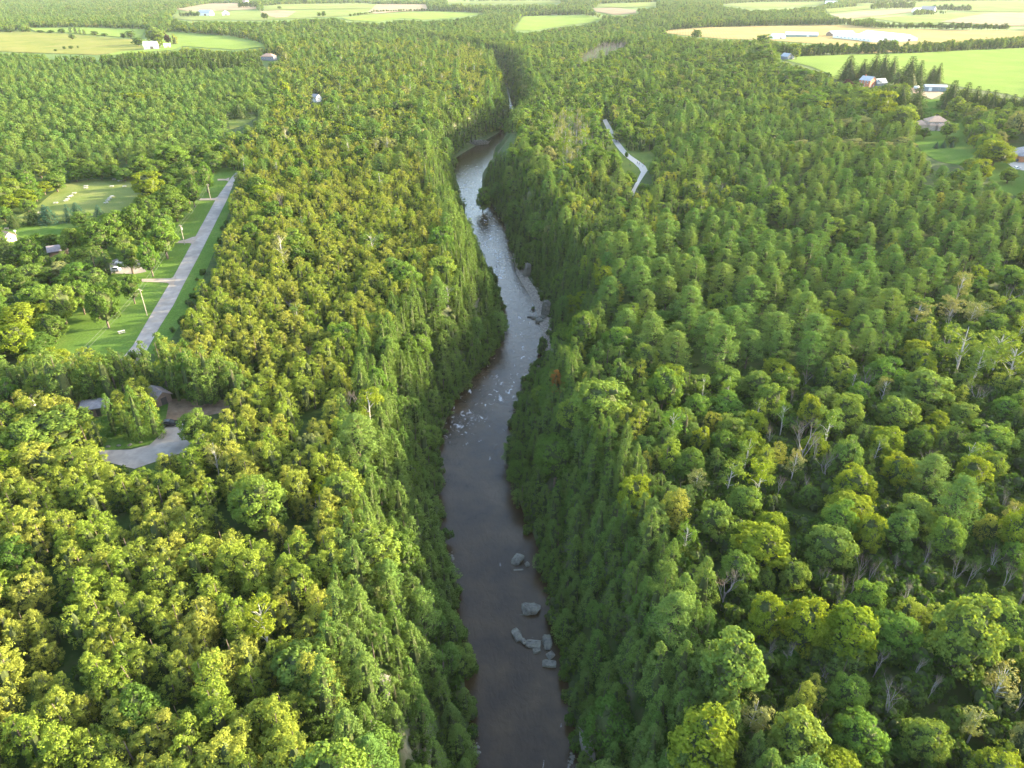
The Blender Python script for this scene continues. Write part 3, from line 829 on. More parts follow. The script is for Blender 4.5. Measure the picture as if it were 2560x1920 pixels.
# farmhouse and bungalow grounds on the right
area('lawn', c3([(1540, 640), (1680, 640), (1690, 720), (1800, 740), (1850, 800), (1880, 900), (2100, 940), (2240, 1000), (2300, 1300), (2050, 1230), (1960, 1110), (1780, 1060), (1660, 1040), (1560, 980), (1500, 900), (1530, 860)]), .15, 'lawn', 6,
     grow=c3([(1560, 850), (1560, 640), (1660, 660), (1700, 740), (1790, 770), (1810, 900), (1880, 990), (1800, 1045), (1680, 1045), (1580, 985), (1520, 910)]))
OPEN.append(c3([(1960, 1070), (2050, 1075), (2212, 1100), (2212, 1225), (2090, 1200), (2010, 1130)]))
area('yard', c3([(2100, 1050), (2280, 1030), (2280, 1110), (2150, 1090)]), .30, 'concrete', 4)
area('yard', c3([(1480, 560), (1580, 570), (1700, 600), (1620, 640), (1500, 600)]), .15, 'dirt', 4)
OPEN.append(c3([(1490, 550), (1570, 520), (1680, 540), (1680, 590), (1580, 590)]))
OPEN.append(c3([(1140, 480), (1260, 480), (1300, 510), (1300, 545), (1180, 545)]))
OPEN.append(c3([(1520, 760), (1640, 730), (1710, 770), (1690, 840), (1560, 850)]))
OPEN.append(c3([(2120, 910), (2260, 900), (2260, 1060), (2120, 1060)]))
OPEN.append(c3([(630, 345), (680, 338), (720, 365), (715, 385), (640, 385)]))
OPEN.append([(655, 138), (700, 138), (697, 150), (655, 150)])
OPEN.append([(345, 96), (410, 96), (450, 108), (450, 122), (360, 128)])
OPEN.append([(782, 236), (800, 236), (800, 254), (782, 254)])
OPEN.append([(14, 580), (38, 580), (38, 600), (20, 600)])
OPEN.append([(132, 618), (162, 610), (162, 632), (134, 638)])
# the water as it is seen
RIVER_OPEN = ([(l * S, y * S) for l, r, y in RIV[1:23]] + [(r * S, y * S) for l, r, y in RIV[1:23]][::-1])
# gravel banks and the rock faces beside the river stay uncovered
BANK = s2([(1138, 590), (1165, 640), (1185, 690), (1192, 765), (1178, 768), (1165, 690), (1120, 610), (1110, 580)])
OPEN.append(BANK)
sheet('gravel_bank', s2([(1090, 545), (1112, 598), (1143, 645), (1167, 705), (1180, 768), (1194, 778), (1197, 745), (1192, 690), (1168, 640), (1134, 590), (1112, 548)]), .12, M['bank_stone'], 1.5)
sheet('gravel_bank', s2([(1082, 905), (1096, 880), (1108, 862), (1114, 870), (1104, 892), (1090, 915)]), .12, M['bank_stone'], 1.5)
OPEN.append(s2([(1085, 875), (1110, 860), (1108, 880), (1090, 910)]))

# ------------------------------------------------------------------ trees
# every tree: kind, tone, proto index, x, y, z, rz, tilt, sxy, sz
TREES = []
def add_tree(kind, tone, x, y, z, h, r, rz=None, tilt=None, note=None, variant=None, prio=False):
    L = PROTO[(kind, 0)]
    i = int(RNG.integers(0, len(L))) if variant is None else variant % len(L)
    TREES.append(dict(kind=kind, tone=tone or BASE[kind], i=i, x=float(x), y=float(y), z=float(z), h=float(h), r=float(r),
                      rz=float(RNG.uniform(0, 6.28)) if rz is None else rz,
                      tilt=(float(RNG.normal(0, .03)), float(RNG.normal(0, .03))) if tilt is None else tilt, note=note, prio=prio))

def plant(kind, tone, cx, top, base, wpx, note=None, variant=None, tilt=None, hmax=None):
    """a tree that stands out in the photo: foot and top rows, crown width (px)"""
    x, y, z = g1(cx, base)
    lo, hi = .5, 40.0
    for _ in range(26):
        m = (lo + hi) / 2
        if float(proj(x, y, z + m)[1]) > top: lo = m
        else: hi = m
    h = (lo + hi) / 2
    if hmax: h = min(h, hmax)
    dep = float(proj(x, y, z + h * .6)[2])
    add_tree(kind, tone, x, y, z, h, wpx / 2 * dep / F * (1.5 if kind == 'spruce' else 1.0), note=note, variant=variant, prio=True, tilt=tilt)

def plants(conv, rows):
    for kind, tone, cx, top, base, w, *rest in rows:
        (px, p0), (_, p1) = conv([(cx, top)])[0], conv([(cx, base)])[0]
        k = conv([(0, 0), (1, 0)]); sc = k[1][0] - k[0][0]
        plant(kind, tone, px, p0, p1, w * sc, rest[0] if rest else None)

B, CD, PI, SP, BI, BA = 'broadleaf', 'cedar', 'pine', 'spruce', 'birch', 'bare'
Y, G, L0, SV = 'leaf_yellow', 'leaf_deep', None, 'leaf_silver'
plants(c4, [
 (B, L0, 690, 405, 590, 110), (B, L0, 795, 405, 605, 120), (B, G, 700, 570, 745, 104), (B, L0, 870, 290, 512, 130), (B, G, 720, 212, 425, 145),
 (B, L0, 605, 243, 450, 160), (B, L0, 440, 258, 360, 110), (B, L0, 400, 335, 500, 130), (B, G, 540, 300, 505, 160), (B, G, 1010, 75, 245, 95),
 (B, L0, 1078, 5, 170, 98), (B, Y, 782, 48, 215, 165), (B, G, 905, 110, 295, 130), (B, G, 920, 170, 318, 140), (B, L0, 800, 190, 340, 110), (B, L0, 868, 240, 405, 100),
 ('cedar', 'cedar_dark', 560, 424, 565, 100), ('cedar', 'cedar_dark', 510, 490, 612, 100),
 (B, G, 565, 628, 872, 170), (B, L0, 440, 605, 800, 130), (B, L0, 350, 618, 865, 160), (B, L0, 230, 638, 830, 165), (B, Y, 150, 718, 930, 220), (B, Y, 110, 828, 1025, 230), (B, G, 205, 900, 1015, 190),
 (B, L0, 65, 1138, 1285, 150), (B, G, 180, 382, 545, 145), (SP, L0, 65, 415, 560, 120), (B, G, 272, 375, 455, 88), (B, L0, 150, 478, 580, 64), (B, G, 105, 440, 560, 100),
 (B, L0, 335, 470, 570, 110), (B, L0, 180, 528, 655, 130), (B, L0, 412, 518, 645, 140), (B, SV, 330, 520, 625, 120), (B, L0, 55, 528, 645, 110), (B, L0, 260, 545, 640, 110), (B, L0, 30, 640, 760, 100), (B, L0, 60, 760, 900, 130),
 ('cedar_cone', L0, 598, 1203, 1425, 95), ('cedar_cone', L0, 742, 1150, 1450, 110), ('cedar_cone', L0, 810, 1230, 1440, 95), ('cedar_cone', L0, 680, 1290, 1440, 80), (B, L0, 1030, 1278, 1475, 175), (CD, L0, 1130, 1330, 1470, 90),
 (CD, 'cedar_dark', 175, 1010, 1215, 120), (CD, 'cedar_dark', 345, 985, 1285, 190), (CD, 'cedar_dark', 245, 995, 1240, 110), (CD, 'cedar_dark', 505, 1005, 1255, 150), (CD, 'cedar_dark', 620, 975, 1245, 150), (CD, 'cedar_dark', 690, 960, 1230, 110),
 (CD, 'cedar_dark', 775, 930, 1190, 110), (CD, 'cedar_dark', 880, 900, 1225, 130), (CD, 'cedar_dark', 990, 930, 1250, 140), (CD, 'cedar_dark', 1090, 960, 1270, 170), (CD, 'cedar_dark', 1240, 1060, 1270, 140), (CD, 'cedar_dark', 935, 985, 1245, 110), (CD, 'cedar_dark', 1180, 985, 1240, 120),
 (B, L0, 340, 1285, 1490, 330), (B, L0, 180, 1340, 1560, 240), (CD, L0, 250, 1440, 1640, 260), (CD, L0, 420, 1480, 1660, 270),
 (B, L0, 60, 1255, 1430, 150), (B, Y, 60, 1500, 1680, 230),
 (B, L0, 300, 60, 165, 110), (B, L0, 170, 75, 190, 110), (B, L0, 90, 90, 210, 110), (B, Y, 140, 140, 240, 110), (B, Y, 235, 100, 180, 90), (B, L0, 20, 120, 240, 110), (B, Y, 60, 175, 270, 100), (B, L0, 150, 200, 270, 90), (B, L0, 30, 240, 320, 90),
 (SP, L0, 78, 265, 350, 66), (SP, L0, 180, 245, 332, 76), (SP, 'spruce_blue', 240, 230, 290, 50), (SP, 'spruce_blue', 262, 240, 330, 80), (SP, 'spruce_blue', 366, 228, 320, 48), (SP, 'spruce_blue', 405, 218, 285, 52), (SP, 'spruce_blue', 516, 230, 292, 38),
 (SP, 'spruce_blue', 465, 960, 1000, 40),
 (B, G, 460, 30, 105, 90), (B, G, 530, 20, 105, 90), (B, G, 400, 50, 112, 80), (B, G, 600, 20, 100, 90), (B, L0, 650, 40, 110, 90), (B, G, 700, 20, 90, 90), (CD, 'cedar_dark', 1240, 60, 165, 95), (B, Y, 1370, 110, 260, 150)])
plants(lambda P: [(1700 + x / 2.073, 1120 + y / 2.073) for x, y in P], [
 (B, L0, 160, 262, 480, 185), (B, Y, 385, 388, 640, 280, 'golden broadleaf tree with a wide domed crown right of a smaller yellow one'), (B, L0, 790, 272, 520, 185), (B, Y, 930, 318, 560, 150), (B, L0, 745, 388, 630, 250), (B, L0, 1095, 308, 545, 170), (B, L0, 1335, 360, 600, 185),
 (B, Y, 1700, 290, 560, 240), (B, Y, 400, 738, 1000, 190), (B, Y, 600, 768, 1060, 220), (B, Y, 830, 808, 1115, 260), (B, L0, 240, 950, 1330, 300), (B, L0, 840, 1165, 1375, 200), (B, L0, 1390, 768, 1180, 330),
 (B, L0, 1230, 1405, 1600, 250), (B, Y, 780, 1568, 1760, 250), (B, Y, 110, 1380, 1690, 330), (PI, L0, 1370, 138, 450, 240), (PI, L0, 1240, 40, 270, 220), (B, Y, 1480, 38, 240, 180), (B, Y, 1110, 28, 210, 200), (B, Y, 918, 90, 180, 95),
 (CD, L0, 560, 1190, 1420, 170), (CD, L0, 680, 1200, 1380, 130), (B, L0, 560, 1370, 1650, 260), (B, L0, 1690, 990, 1180, 130), (B, L0, 430, 620, 760, 110), (B, L0, 560, 570, 760, 150), (B, L0, 50, 610, 760, 130), (B, Y, 1600, 1580, 1800, 300), (B, SV, 1730, 1380, 1620, 170),
 (BA, L0, 210, 600, 840, 170, 'grey bare tree with many fine branches beside the bright yellow trees'), (BA, L0, 870, 560, 800, 80), (BA, L0, 960, 560, 740, 70), (BA, L0, 1240, 475, 680, 80), (BA, L0, 1100, 540, 680, 70), (BA, L0, 1580, 470, 680, 90),
 (BA, L0, 1390, 530, 740, 90), (BA, L0, 1120, 690, 880, 100), (BA, L0, 990, 1000, 1220, 90), (BA, L0, 1720, 640, 880, 110), (BA, L0, 1480, 570, 720, 80), (BA, L0, 1270, 1150, 1340, 80), (BA, L0, 540, 1020, 1180, 90), (BA, L0, 735, 1130, 1250, 90), (BA, L0, 1650, 560, 760, 80), (BA, L0, 1290, 640, 760, 80),
 (BA, L0, 1190, 1060, 1230, 80), (BA, L0, 830, 620, 810, 60), (BA, L0, 720, 590, 740, 70), (BA, L0, 1020, 640, 780, 70), (BA, L0, 1720, 1160, 1420, 90), (BA, L0, 640, 120, 260, 70), (BA, L0, 500, 130, 280, 70)])
plants(lambda P: [(1700 + x / 2.073, 400 + y / 2.073) for x, y in P], [
 (BA, L0, 610, 1300, 1620, 150, 'tall grey bare tree with spreading limbs left of two leaning trunks'), (BA, L0, 735, 1440, 1680, 130), (BA, L0, 800, 1460, 1660, 90), (BA, L0, 1510, 1130, 1290, 110), (BA, L0, 450, 1340, 1510, 70), (BA, L0, 680, 1380, 1600, 60),
 (B, Y, 765, 768, 920, 180), (B, Y, 650, 1208, 1420, 130), (B, L0, 845, 1202, 1420, 170), (B, L0, 450, 1140, 1350, 150), (B, L0, 1210, 695, 860, 160), (BI, SV, 1205, 740, 890, 130), (BI, SV, 1380, 705, 860, 120), (BI, SV, 1520, 745, 880, 140),
 (BI, L0, 1420, 845, 1130, 180), (BI, L0, 1600, 890, 1150, 170), (BI, L0, 1510, 970, 1180, 160), (BI, L0, 1690, 970, 1180, 170), (B, L0, 1240, 1080, 1290, 240), (B, Y, 1240, 1010, 1180, 120), (B, Y, 370, 1290, 1440, 130), (B, Y, 350, 1390, 1560, 130), (B, L0, 70, 1200, 1360, 150),
 (B, Y, 100, 1380, 1540, 110), (CD, L0, 420, 1470, 1690, 140), (B, Y, 1040, 1370, 1560, 160), (B, L0, 820, 1420, 1660, 190), (B, Y, 1270, 1365, 1500, 100), (B, Y, 1310, 1300, 1420, 110),
 (BA, L0, 120, 130, 240, 50), (BA, L0, 200, 110, 200, 50), (BA, L0, 435, 90, 240, 60), (BA, L0, 365, 55, 150, 40), (BA, L0, 600, 75, 170, 40), (BA, L0, 640, 110, 200, 40), (B, L0, 265, 195, 350, 130), (B, L0, 85, 245, 350, 140), (B, L0, 500, 205, 330, 120), (B, L0, 370, 160, 280, 100), (B, L0, 300, 115, 230, 90), (B, L0, 70, 95, 220, 120),
 (B, G, 480, 375, 440, 150), (B, L0, 900, 510, 600, 120), (B, G, 800, 470, 560, 90)])
plants(lambda P: [(850 + x / 2.073, 400 + y / 2.073) for x, y in P], [
 (B, L0, 1340, 1120, 1420, 290, 'large round bright green maple above the right bank'), (B, L0, 1440, 1030, 1230, 130), (B, L0, 1440, 850, 1040, 180), (B, L0, 1570, 935, 1120, 150), (B, L0, 1660, 1060, 1300, 200), (B, G, 1650, 770, 890, 150), (PI, L0, 1010, 270, 440, 110), (PI, L0, 1085, 262, 400, 80),
 (CD, 'leaf_brown', 1140, 1085, 1240, 100, 'rusty brown dying cedar on the right rim above the rapids'), (B, L0, 1040, 1165, 1280, 110), (B, L0, 1560, 1420, 1580, 140), (B, L0, 1250, 1060, 1150, 100), (B, L0, 1490, 730, 860, 140),
 (B, L0, 1440, 190, 280, 100), (B, L0, 1655, 205, 310, 100), (B, L0, 740, 130, 280, 80), (B, L0, 160, 775, 910, 130), (BI, 'leaf_yellow', 70, 1330, 1440, 110), (BI, 'leaf_yellow', 160, 1180, 1400, 130, 'pale birch with bare white top branches left of the rapids'),
 (BA, L0, 325, 510, 620, 60), (BA, L0, 378, 525, 640, 60), (BA, L0, 475, 550, 640, 70), (BA, L0, 95, 635, 760, 60), (BA, L0, 350, 725, 800, 60), (BA, L0, 722, 718, 800, 40), (BA, L0, 50, 1190, 1330, 80), (BA, L0, 100, 1190, 1320, 80), (BA, L0, 475, 730, 800, 30), (BI, L0, 215, 60, 190, 110), (BI, L0, 170, 375, 510, 110), (BI, L0, 560, 640, 760, 100),
 (BA, L0, 265, 1610, 1680, 50), (BA, L0, 400, 895, 960, 40), (B, 'leaf_lemon', 1695 - 1780, 1640, 1780, 110, 'small lemon yellow tree among olive cedars on the left plateau')])
plants(c4, [(BA, L0, 1470, 165, 285, 60), (BA, L0, 1640, 630, 760, 80, 'white dead snag with thick broken limbs on the left plateau'), (BA, L0, 1520, 700, 810, 80), (BA, L0, 1610, 955, 1070, 60), (BA, L0, 1668, 970, 1060, 60), (BA, L0, 1480, 800, 880, 60), (BA, L0, 1640, 1745, 1830, 90)])
plants(c3, [
 (SP, L0, 1075, 353, 515, 115), (SP, L0, 1165, 378, 505, 80), (SP, L0, 1228, 345, 510, 100), (SP, L0, 1290, 338, 520, 95), (SP, L0, 1345, 360, 525, 85), (SP, L0, 1455, 358, 560, 130), (SP, L0, 1520, 385, 550, 80), (CD, 'cedar_dark', 1398, 440, 565, 88), (SP, L0, 1610, 420, 535, 70), (SP, L0, 1645, 400, 535, 55),
 (SP, L0, 1400, 540, 740, 130), (SP, L0, 1490, 550, 760, 140), (SP, L0, 1320, 545, 680, 110), (SP, L0, 1725, 513, 700, 110), (SP, L0, 1800, 525, 715, 100), (SP, L0, 1880, 550, 725, 90), (SP, L0, 1935, 570, 730, 80), (SP, L0, 1985, 575, 740, 90), (SP, L0, 2050, 598, 740, 90), (SP, L0, 2110, 602, 745, 90), (SP, L0, 2170, 605, 750, 90), (SP, L0, 2240, 610, 750, 90),
 (B, L0, 1130, 558, 720, 180), (B, Y, 1262, 563, 790, 180, 'tall bright yellow-green tree in front of the brick farmhouse'), (B, L0, 1390, 668, 870, 220), (B, G, 1480, 780, 890, 110), (B, Y, 1420, 785, 870, 110), (B, SV, 1060, 745, 860, 200), (B, SV, 1160, 735, 850, 150), (B, SV, 1220, 780, 890, 110),
 (B, SV, 760, 890, 990, 150), (B, SV, 850, 895, 985, 100), (B, SV, 1090, 880, 1000, 170), (B, SV, 1200, 905, 1000, 130), (B, SV, 1300, 900, 1010, 150), (B, SV, 1420, 878, 990, 160), (B, 'leaf_purple', 1067, 503, 600, 74, 'dark purple copper beech left of the brick farmhouse'), (B, G, 1125, 515, 590, 80),
 (B, SV, 1905, 690, 790, 160), (B, L0, 1910, 765, 915, 180), (B, L0, 2040, 748, 870, 75), (B, SV, 2140, 700, 890, 150), (B, G, 2140, 640, 740, 140), (B, Y, 2000, 893, 1075, 240, 'broad yellow-topped maple beside the orange brick house'), (B, Y, 1900, 1010, 1180, 150), (B, Y, 1840, 1010, 1100, 90), (B, L0, 2100, 1072, 1180, 100),
 (B, L0, 1715, 775, 885, 115), (B, G, 1735, 868, 935, 92), (SP, 'spruce_blue', 1645, 908, 955, 28), (SP, 'spruce_blue', 1690, 902, 952, 28), (SP, 'spruce_blue', 1745, 903, 950, 26), (SP, L0, 1562, 765, 820, 36), (B, G, 1565, 810, 895, 70), (B, L0, 1700, 700, 770, 80), (B, L0, 1760, 715, 780, 80), (B, 'leaf_purple', 2010, 850, 900, 44, 'small dark purple tree behind the yellow-topped maple'),
 (B, L0, 745, 295, 385, 56), (B, L0, 700, 430, 540, 140), (B, L0, 790, 430, 545, 140), (B, L0, 880, 450, 545, 80), (B, G, 930, 460, 540, 70), (B, L0, 830, 580, 740, 220), (B, L0, 880, 640, 740, 120), (B, L0, 985, 670, 750, 110), (B, L0, 160, 765, 960, 180), (B, L0, 240, 770, 950, 120), (B, L0, 500, 270, 420, 180), (B, L0, 550, 300, 440, 150), (B, G, 105, 185, 250, 70), (B, L0, 530, 210, 300, 110),
 (B, G, 1980, 650 + 40, 760, 60), (B, L0, 1640, 720, 790, 60), (B, G, 1610, 1100 - 20, 1120, 30), (B, G, 1930, 1085, 1115, 60)])
plants(lambda P: [(x / 2.572, y / 2.572) for x, y in P], [
 (B, L0, 1010, 170, 285, 130), (B, G, 845, 190, 250, 66), (B, G, 795, 208, 250, 34), (B, G, 895, 235, 300, 80), (B, Y, 1030, 228, 310, 50), (B, 'leaf_purple', 1085, 212, 285, 44, 'dark purple tree behind the white barn'), (CD, L0, 1135, 215, 285, 54), (CD, L0, 1190, 300, 350, 30),
 (CD, G, 452, 168, 212, 26), (CD, G, 488, 166, 216, 28), (CD, G, 516, 180, 220, 22), (CD, G, 545, 185, 222, 22), (B, G, 400, 180, 216, 44), (B, G, 612, 195, 230, 50), (B, G, 468, 212, 258, 44), (B, G, 70, 180, 208, 50), (B, G, 150, 175, 208, 44), (B, G, 185, 180, 208, 34), (B, G, 262, 190, 212, 44), (B, G, 330, 190, 214, 40), (B, L0, 675, 208, 238, 40),
 (B, G, 360, 312, 332, 22), (B, G, 416, 294, 318, 22), (B, G, 460, 290, 318, 30), (B, G, 503, 292, 310, 14),
 (B, 'leaf_lemon', 1830, 505, 640, 80, 'bright lemon tree beside the far end of the lane'), (SP, L0, 1540, 650, 760, 90), (B, Y, 1740, 665, 740, 110), (B, Y, 830, 590, 680, 90), (B, Y, 900, 590, 680, 110), (B, L0, 1000, 580, 670, 110), (B, L0, 1150, 590, 680, 100), (B, L0, 1500, 580, 690, 120), (B, L0, 1600, 580, 690, 120), (B, L0, 1690, 550, 660, 110), (B, Y, 680, 590, 640, 80),
 (B, L0, 1120, 910, 1080, 200), (B, L0, 1030, 1000, 1090, 130), (B, L0, 1390, 960, 1090, 120), (B, L0, 920, 980, 1120, 150), (BA, L0, 1017, 455, 500, 24)])
plants(cP, [(B, L0, 455, 500, 720, 180), (B, L0, 830, 400, 640, 300), (CD, 'cedar_dark', 900, 580, 900, 260), (CD, 'cedar_dark', 1080, 590, 880, 240), (CD, 'cedar_dark', 760, 680, 880, 120), (B, L0, 1280, 750, 990, 330), (B, L0, 650, 880, 1020, 80), (CD, 'cedar_dark', 670, 650, 830, 90), (B, G, 690, 1240, 1560, 300), (B, L0, 990, 1490, 1700, 300), (B, L0, 200, 1330, 1560, 330),
 (CD, 'cedar_dark', 350, 1130, 1320, 130), (CD, 'cedar_dark', 450, 1220, 1320, 130), (SP, 'spruce_blue', 1250, 270, 470, 120), (B, L0, 120, 390, 600, 200), (PI, L0, 1180, 1000, 1300, 260), (B, L0, 1250, 1300, 1530, 280)])
NPLANT = len(TREES)

# ---- the rest of the woods: candidates on jittered grids, thinned by what the photo shows where
def quad(P): return s2(P)
Z_PINE_R = quad([(1225, 590), (1300, 560), (1450, 500), (1650, 440), (2000, 330), (2230, 480), (2230, 640), (2060, 660), (1920, 800), (1800, 815), (1600, 830), (1450, 860), (1330, 800), (1250, 700)])
Z_PINE_R2 = quad([(1420, 330), (1450, 260), (1600, 230), (1950, 290), (2080, 350), (1900, 460), (1560, 440), (1460, 400)])
Z_LOW_R = quad([(1330, 1800), (1430, 1500), (1400, 1330), (1450, 1230), (1470, 1100), (1420, 970), (1420, 880), (1600, 830), (1900, 800), (2050, 650), (2400, 600), (2500, 1900), (1330, 1900)])
Z_MIX_R = quad([(1090, 330), (1110, 140), (1300, 90), (1700, 120), (2050, 200), (2100, 330), (1600, 250), (1420, 300), (1420, 430), (1200, 420), (1060, 420)])
Z_CED_R = quad([(1040, 420), (1200, 410), (1420, 430), (1560, 440), (1450, 505), (1300, 565), (1225, 600), (1150, 560)])
Z_PLANT = quad([(-200, 130), (150, 105), (420, 150), (600, 175), (590, 290), (470, 330), (420, 350), (0, 390), (-200, 390)])
Z_PARK = quad([(-200, 385), (0, 375), (420, 340), (520, 350), (500, 420), (450, 480), (270, 770), (0, 880), (-200, 900)])
Z_FARM = quad([(1550, 130), (1700, 130), (1850, 160), (2300, 180), (2300, 520), (2050, 350), (1950, 300), (1850, 220)])
Z_DEADP = quad([(1250, 135), (1290, 105), (1350, 92), (1360, 110), (1300, 140), (1260, 155)])
Z_GREY = quad([(1180, 290), (1230, 250), (1270, 260), (1290, 330), (1240, 380), (1190, 370)])
Z_BELT = [(x / 2.572, y / 2.572) for x, y in [(300, 380), (850, 400), (1300, 385), (1700, 380), (1780, 470), (1400, 480), (1050, 500), (700, 450), (300, 430)]]
Z_GOLD = [(x / 2.572, y / 2.572) for x, y in [(1150, 470), (1720, 460), (1760, 560), (1400, 570), (1100, 560)]]
GAPS = [quad(g) for g in [[(1600, 468), (1780, 543), (1980, 583), (2230, 598), (2230, 622), (1970, 610), (1770, 568), (1590, 488)], [(270, 1130), (330, 1140), (375, 1235), (340, 1245), (290, 1180)], [(1630, 1100), (1700, 1110), (1760, 1180), (1690, 1190)],
        [(1860, 1270), (2000, 1230), (2190, 1300), (2100, 1370), (1900, 1350)], [(560, 1180), (600, 1170), (640, 1260), (600, 1270)], [(1420, 820), (1560, 830), (1560, 850), (1430, 845)], [(120, 1440), (190, 1450), (230, 1530), (160, 1520)], [(640, 870), (700, 900), (720, 950), (660, 930)]]]
def zones(px, py, d, s, dist):
    """for each candidate (kinds, weights, height factor, density)"""
    idx = np.full(len(px), -1)
    for i, (Z, r) in enumerate(ZONES): k = (idx < 0) & inside(Z, px, py); idx[k] = i
    gap = np.zeros(len(px), bool)
    for Gp in GAPS: gap |= inside(Gp, px, py)
    out = []
    for j in range(len(px)):
        if gap[j] and d[j] > 24: out.append(None)
        elif d[j] < 24: out.append((['cedar_cone', 'cedar', 'broadleaf', 'pine'], [.58, .30, .09, .03], 1.0 if dist[j] < 700 else 1.15, .97))
        elif dist[j] > 1250: out.append((['broadleaf', 'cedar', 'pine'], [.6, .15, .25], .95, .93))
        elif idx[j] >= 0: out.append(ZONES[idx[j]][1])
        elif px[j] < 1150 and py[j] < 400 * S: out.append((['cedar', 'broadleaf', 'pine', 'birch'], [.58, .26, .14, .02], .95, .95))
        elif px[j] < 1300: out.append((['cedar', 'broadleaf', 'birch', 'pine'], [.88, .09, .02, .01], 1.0, .97))
        else: out.append((['cedar', 'broadleaf', 'pine', 'birch'], [.78, .18, .03, .01], 1.0, .96))
    return out
ZONES = [(Z_BELT, (['spruce', 'broadleaf', 'cedar_cone'], [.5, .3, .2], 1.15, .95)), (Z_GOLD, (['pine'], [1], .6, .97)), (Z_DEADP, (['bare'], [1], .8, 1.0)), (Z_GREY, (['birch', 'bare', 'broadleaf'], [.5, .3, .2], .8, .8)),
         (Z_PINE_R, (['pine', 'broadleaf', 'cedar'], [.90, .07, .03], .95, .9)), (Z_PINE_R2, (['pine', 'broadleaf', 'cedar'], [.70, .2, .1], .85, .9)),
         (Z_LOW_R, (['broadleaf', 'birch', 'cedar', 'pine', 'bare'], [.58, .14, .12, .06, .10], .82, .62)), (Z_MIX_R, (['broadleaf', 'cedar', 'pine'], [.76, .12, .12], 1.0, .95)),
         (Z_CED_R, (['cedar', 'broadleaf', 'pine'], [.88, .08, .04], .9, .95)), (Z_PLANT, (['pine', 'broadleaf'], [.9, .10], .62, .95)),
         (Z_PARK, (['broadleaf'], [1], .70, .40)), (Z_FARM, (['broadleaf', 'pine', 'cedar'], [.75, .15, .1], .85, .85))]
RAD = {'cedar': 3.1, 'cedar_cone': 3.0, 'broadleaf': 5.3, 'pine': 5.1, 'birch': 2.7, 'bare': 2.2, 'spruce': 4.0}
HGT = {'cedar': 10.2, 'cedar_cone': 12.5, 'broadleaf': 13.5, 'pine': 16.0, 'birch': 14, 'bare': 12, 'spruce': 15}
bands = [(30, 330, 3.5), (330, 700, 4.0), (700, 1300, 5.6), (1300, 2000, 7.5), (2000, 3600, 11.0)]
cell = {}
def near_ok(x, y, r, k=.64):
    gx, gy = int(x // 12), int(y // 12)
    for a in (-1, 0, 1):
        for b in (-1, 0, 1):
            for (X, Yy, R) in cell.get((gx + a, gy + b), ()):
                if (X - x) ** 2 + (Yy - y) ** 2 < (k * (R + r)) ** 2: return False
    return True
def reg(x, y, r): cell.setdefault((int(x // 12), int(y // 12)), []).append((x, y, r))
for t in TREES: reg(t['x'], t['y'], t['r'])
OPENB = [(np.array(p), min(q[0] for q in p), max(q[0] for q in p), min(q[1] for q in p), max(q[1] for q in p)) for p in OPEN]
def blocked(px, py):
    m = np.zeros(px.shape, bool)
    for P, x0, x1, y0, y1 in OPENB:
        k = (px > x0) & (px < x1) & (py > y0) & (py < y1) & ~m
        if k.any(): m[k] |= inside(P, px[k], py[k])
    return m
